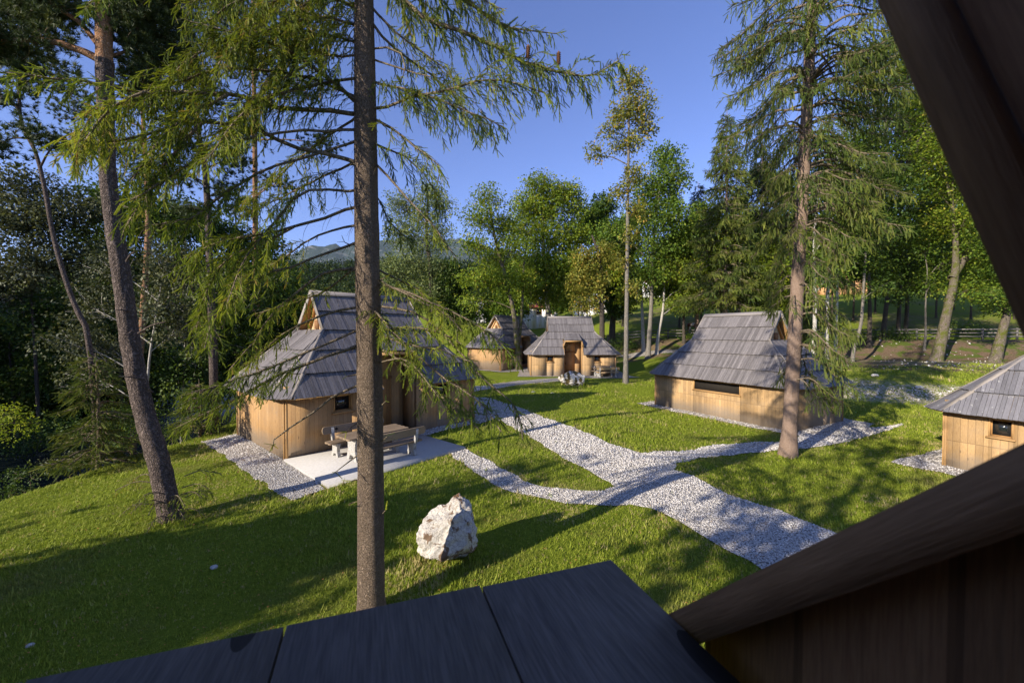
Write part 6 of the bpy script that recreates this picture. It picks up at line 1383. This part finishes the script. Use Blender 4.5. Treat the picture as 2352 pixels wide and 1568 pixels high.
# ---------------------------------------------------------------- pale stone wall behind the field
def stone_wall(pa, pb, Y, h, label):
    a = at(*pa, Y); b = at(*pb, Y); root = thing('stone_wall', a, label, 'wall'); mb = MB(); L = b[0] - a[0]; V, F = ico(1); n = int(L * h * 9); rs2 = np.random.RandomState(8)
    c = np.stack([rs2.uniform(0, L, n), rs2.uniform(-.25, .25, n), rs2.uniform(-.3, h, n)], 1); Mx = np.broadcast_to(np.eye(3), (n, 3, 3)) * rs2.uniform(.15, .32, n)[:, None, None] * np.array([1.4, 1, .8])
    scatter(mb, V, F, c, Mx, rs2.rand(n)); mb.build('stones', M['stones'], root)
stone_wall((1535, 712), (1702, 712), 84, .9, 'pale stone wall crossing the field behind the utility pole')

# ---------------------------------------------------------------- fence
def fence():
    root = thing('timber_fence', (2, 60, gz(2, 60)), 'long post and rail timber fence along the top of the bank', 'fence'); xs = np.arange(-6, 66, 2.45); pts = []
    for x in xs: y = 59.6 - .37 * (x - 5) + .3 * math.sin(x * .2); pts.append(np.array([x, y, gz(x, y)]))
    for i, p in enumerate(pts):
        mb = MB(); obox(mb, p + [0, 0, .55], (.07, 0, 0), (0, .07, 0), (0, 0, .68)); mb.build('post', M['fence'], root, world=True)
    for h in (.35, .72, 1.1):
        mb = MB()
        for a, b in zip(pts[:-1], pts[1:]): bar(mb, a + [0, -.09, h + random.uniform(-.02, .02)], b + [0, -.09, h + random.uniform(-.02, .02)], .045, .13)
        mb.build('rail', M['fence'], root, world=True)
fence()
# ---------------------------------------------------------------- utility pole
def pole():
    Y = 84; b = at(1598, 724, Y); b[2] = gz(b[0], b[1]); t = at(1600, 634, Y); root = thing('utility_pole', b, 'wooden utility pole with crossarms and a leaning brace in the field', 'pole'); h = t[2] - b[2]
    mb = MB(); tube(mb, [(0, 0, -.4), (0, 0, h * .5), (0, 0, h)], [.2, .17, .13], 10); mb.build('post', M['fence'], root)
    mb = MB(); tube(mb, [(-.95, 0, -.4), (-.1, 0, h * .62)], [.15, .12], 8); mb.build('brace', M['fence'], root)
    for zz, w in ((h * .66, 1.3), (h * .96, .55), (h * .86, .7)):
        mb = MB(); bar(mb, (-w - .0, -.16, zz), (w, -.16, zz), .1, .12)
        if w > 1: bar(mb, (-w * .8, -.16, zz - .05), (0, -.16, zz - .65), .05, .05); bar(mb, (w * .8, -.16, zz - .05), (0, -.16, zz - .65), .05, .05)
        ca = mb.build('crossarm', M['fence'], root)
        for xx in (-w * .9, -w * .45, w * .45, w * .9): mb = MB(); tube(mb, [(xx, -.16, zz + .06), (xx, -.16, zz + .14), (xx, -.16, zz + .24)], [.03, .07, .04], 8); mb.build('insulator', M['white'], ca)
    mb = MB(); mb2 = None
pole()
# ---------------------------------------------------------------- horse
def horse(label, px, Y, rot):
    X = (px - CX) / FD * Y; import bmesh
    verts = dict(pelvis=(-.62, 0, 1.25, .30), rump=(-.82, 0, 1.30, .22), loin=(-.3, 0, 1.27, .30), belly=(.05, 0, 1.2, .34), chest=(.45, 0, 1.22, .33), wither=(.6, 0, 1.42, .2), neck=(.88, 0, 1.32, .17), poll=(1.22, 0, 1.02, .13), head=(1.32, 0, .82, .11), nose=(1.40, 0, .55, .075),
                 tail=(-1.0, 0, 1.12, .05), tail2=(-1.05, 0, .6, .06))
    for s_, t in ((-1, 'l'), (1, 'r')):
        verts.update({'fs' + t: (.5, .17 * s_, 1.0, .15), 'fk' + t: (.5, .16 * s_, .55, .07), 'ff' + t: (.48, .16 * s_, .22, .045), 'fh' + t: (.52, .16 * s_, .04, .07),
                      'hs' + t: (-.66, .17 * s_, 1.0, .19), 'hk' + t: (-.56, .17 * s_, .76, .10), 'hh' + t: (-.78, .16 * s_, .5, .065), 'hf' + t: (-.72, .16 * s_, .2, .045), 'ho' + t: (-.68, .16 * s_, .04, .07), 'ear' + t: (1.20, .06 * s_, 1.18, .03)})
    ed = [('pelvis', 'rump'), ('rump', 'tail'), ('tail', 'tail2'), ('pelvis', 'loin'), ('loin', 'belly'), ('belly', 'chest'), ('chest', 'wither'), ('wither', 'neck'), ('neck', 'poll'), ('poll', 'head'), ('head', 'nose')]
    for t in 'lr': ed += [('chest', 'fs' + t), ('fs' + t, 'fk' + t), ('fk' + t, 'ff' + t), ('ff' + t, 'fh' + t), ('pelvis', 'hs' + t), ('hs' + t, 'hk' + t), ('hk' + t, 'hh' + t), ('hh' + t, 'hf' + t), ('hf' + t, 'ho' + t), ('poll', 'ear' + t)]
    keys = list(verts); me = bpy.data.meshes.new('horse'); me.from_pydata([verts[k][:3] for k in keys], [(keys.index(a), keys.index(b)) for a, b in ed], []); o = bpy.data.objects.new('horse', me); COL.objects.link(o)
    md = o.modifiers.new('skin', 'SKIN'); bm = bmesh.new(); bm.from_mesh(me); ly = bm.verts.layers.skin.verify(); bm.verts.ensure_lookup_table()
    for i, k in enumerate(keys): bm.verts[i][ly].radius = (verts[k][3], verts[k][3]); bm.verts[i][ly].use_root = (i == 0)
    bm.to_mesh(me); bm.free(); sb = o.modifiers.new('sub', 'SUBSURF'); sb.levels = 2; sb.render_levels = 2; me.materials.append(M['horse'])
    o.location = (X, Y, gz(X, Y)); o.rotation_euler = (0, 0, rot); tag(o, label, 'horse')
    dg = bpy.context.evaluated_depsgraph_get(); m2 = bpy.data.meshes.new_from_object(o.evaluated_get(dg)); o.modifiers.clear(); o.data = m2
horse('brown and white horse grazing just behind the timber fence', 1592, 57.5, .15)

# ---------------------------------------------------------------- air
mb = MB(); bx(mb, -5200, 5200, -300, 4800, -60, 1400); hz = mb.build('haze', [])
hm = bpy.data.materials.new('haze'); hm.use_nodes = True; hn = hm.node_tree; hn.nodes.remove(hn.nodes['Principled BSDF'])
hv = hn.nodes.new('ShaderNodeVolumePrincipled'); hv.inputs['Color'].default_value = (.62, .74, .95, 1); hv.inputs['Density'].default_value = .00003; hv.inputs['Anisotropy'].default_value = 0.0
hn.links.new(hv.outputs[0], hn.nodes['Material Output'].inputs['Volume']); hz.data.materials.append(hm); tag(hz, 'thin bluish summer air over the whole valley', 'haze', kind='stuff')
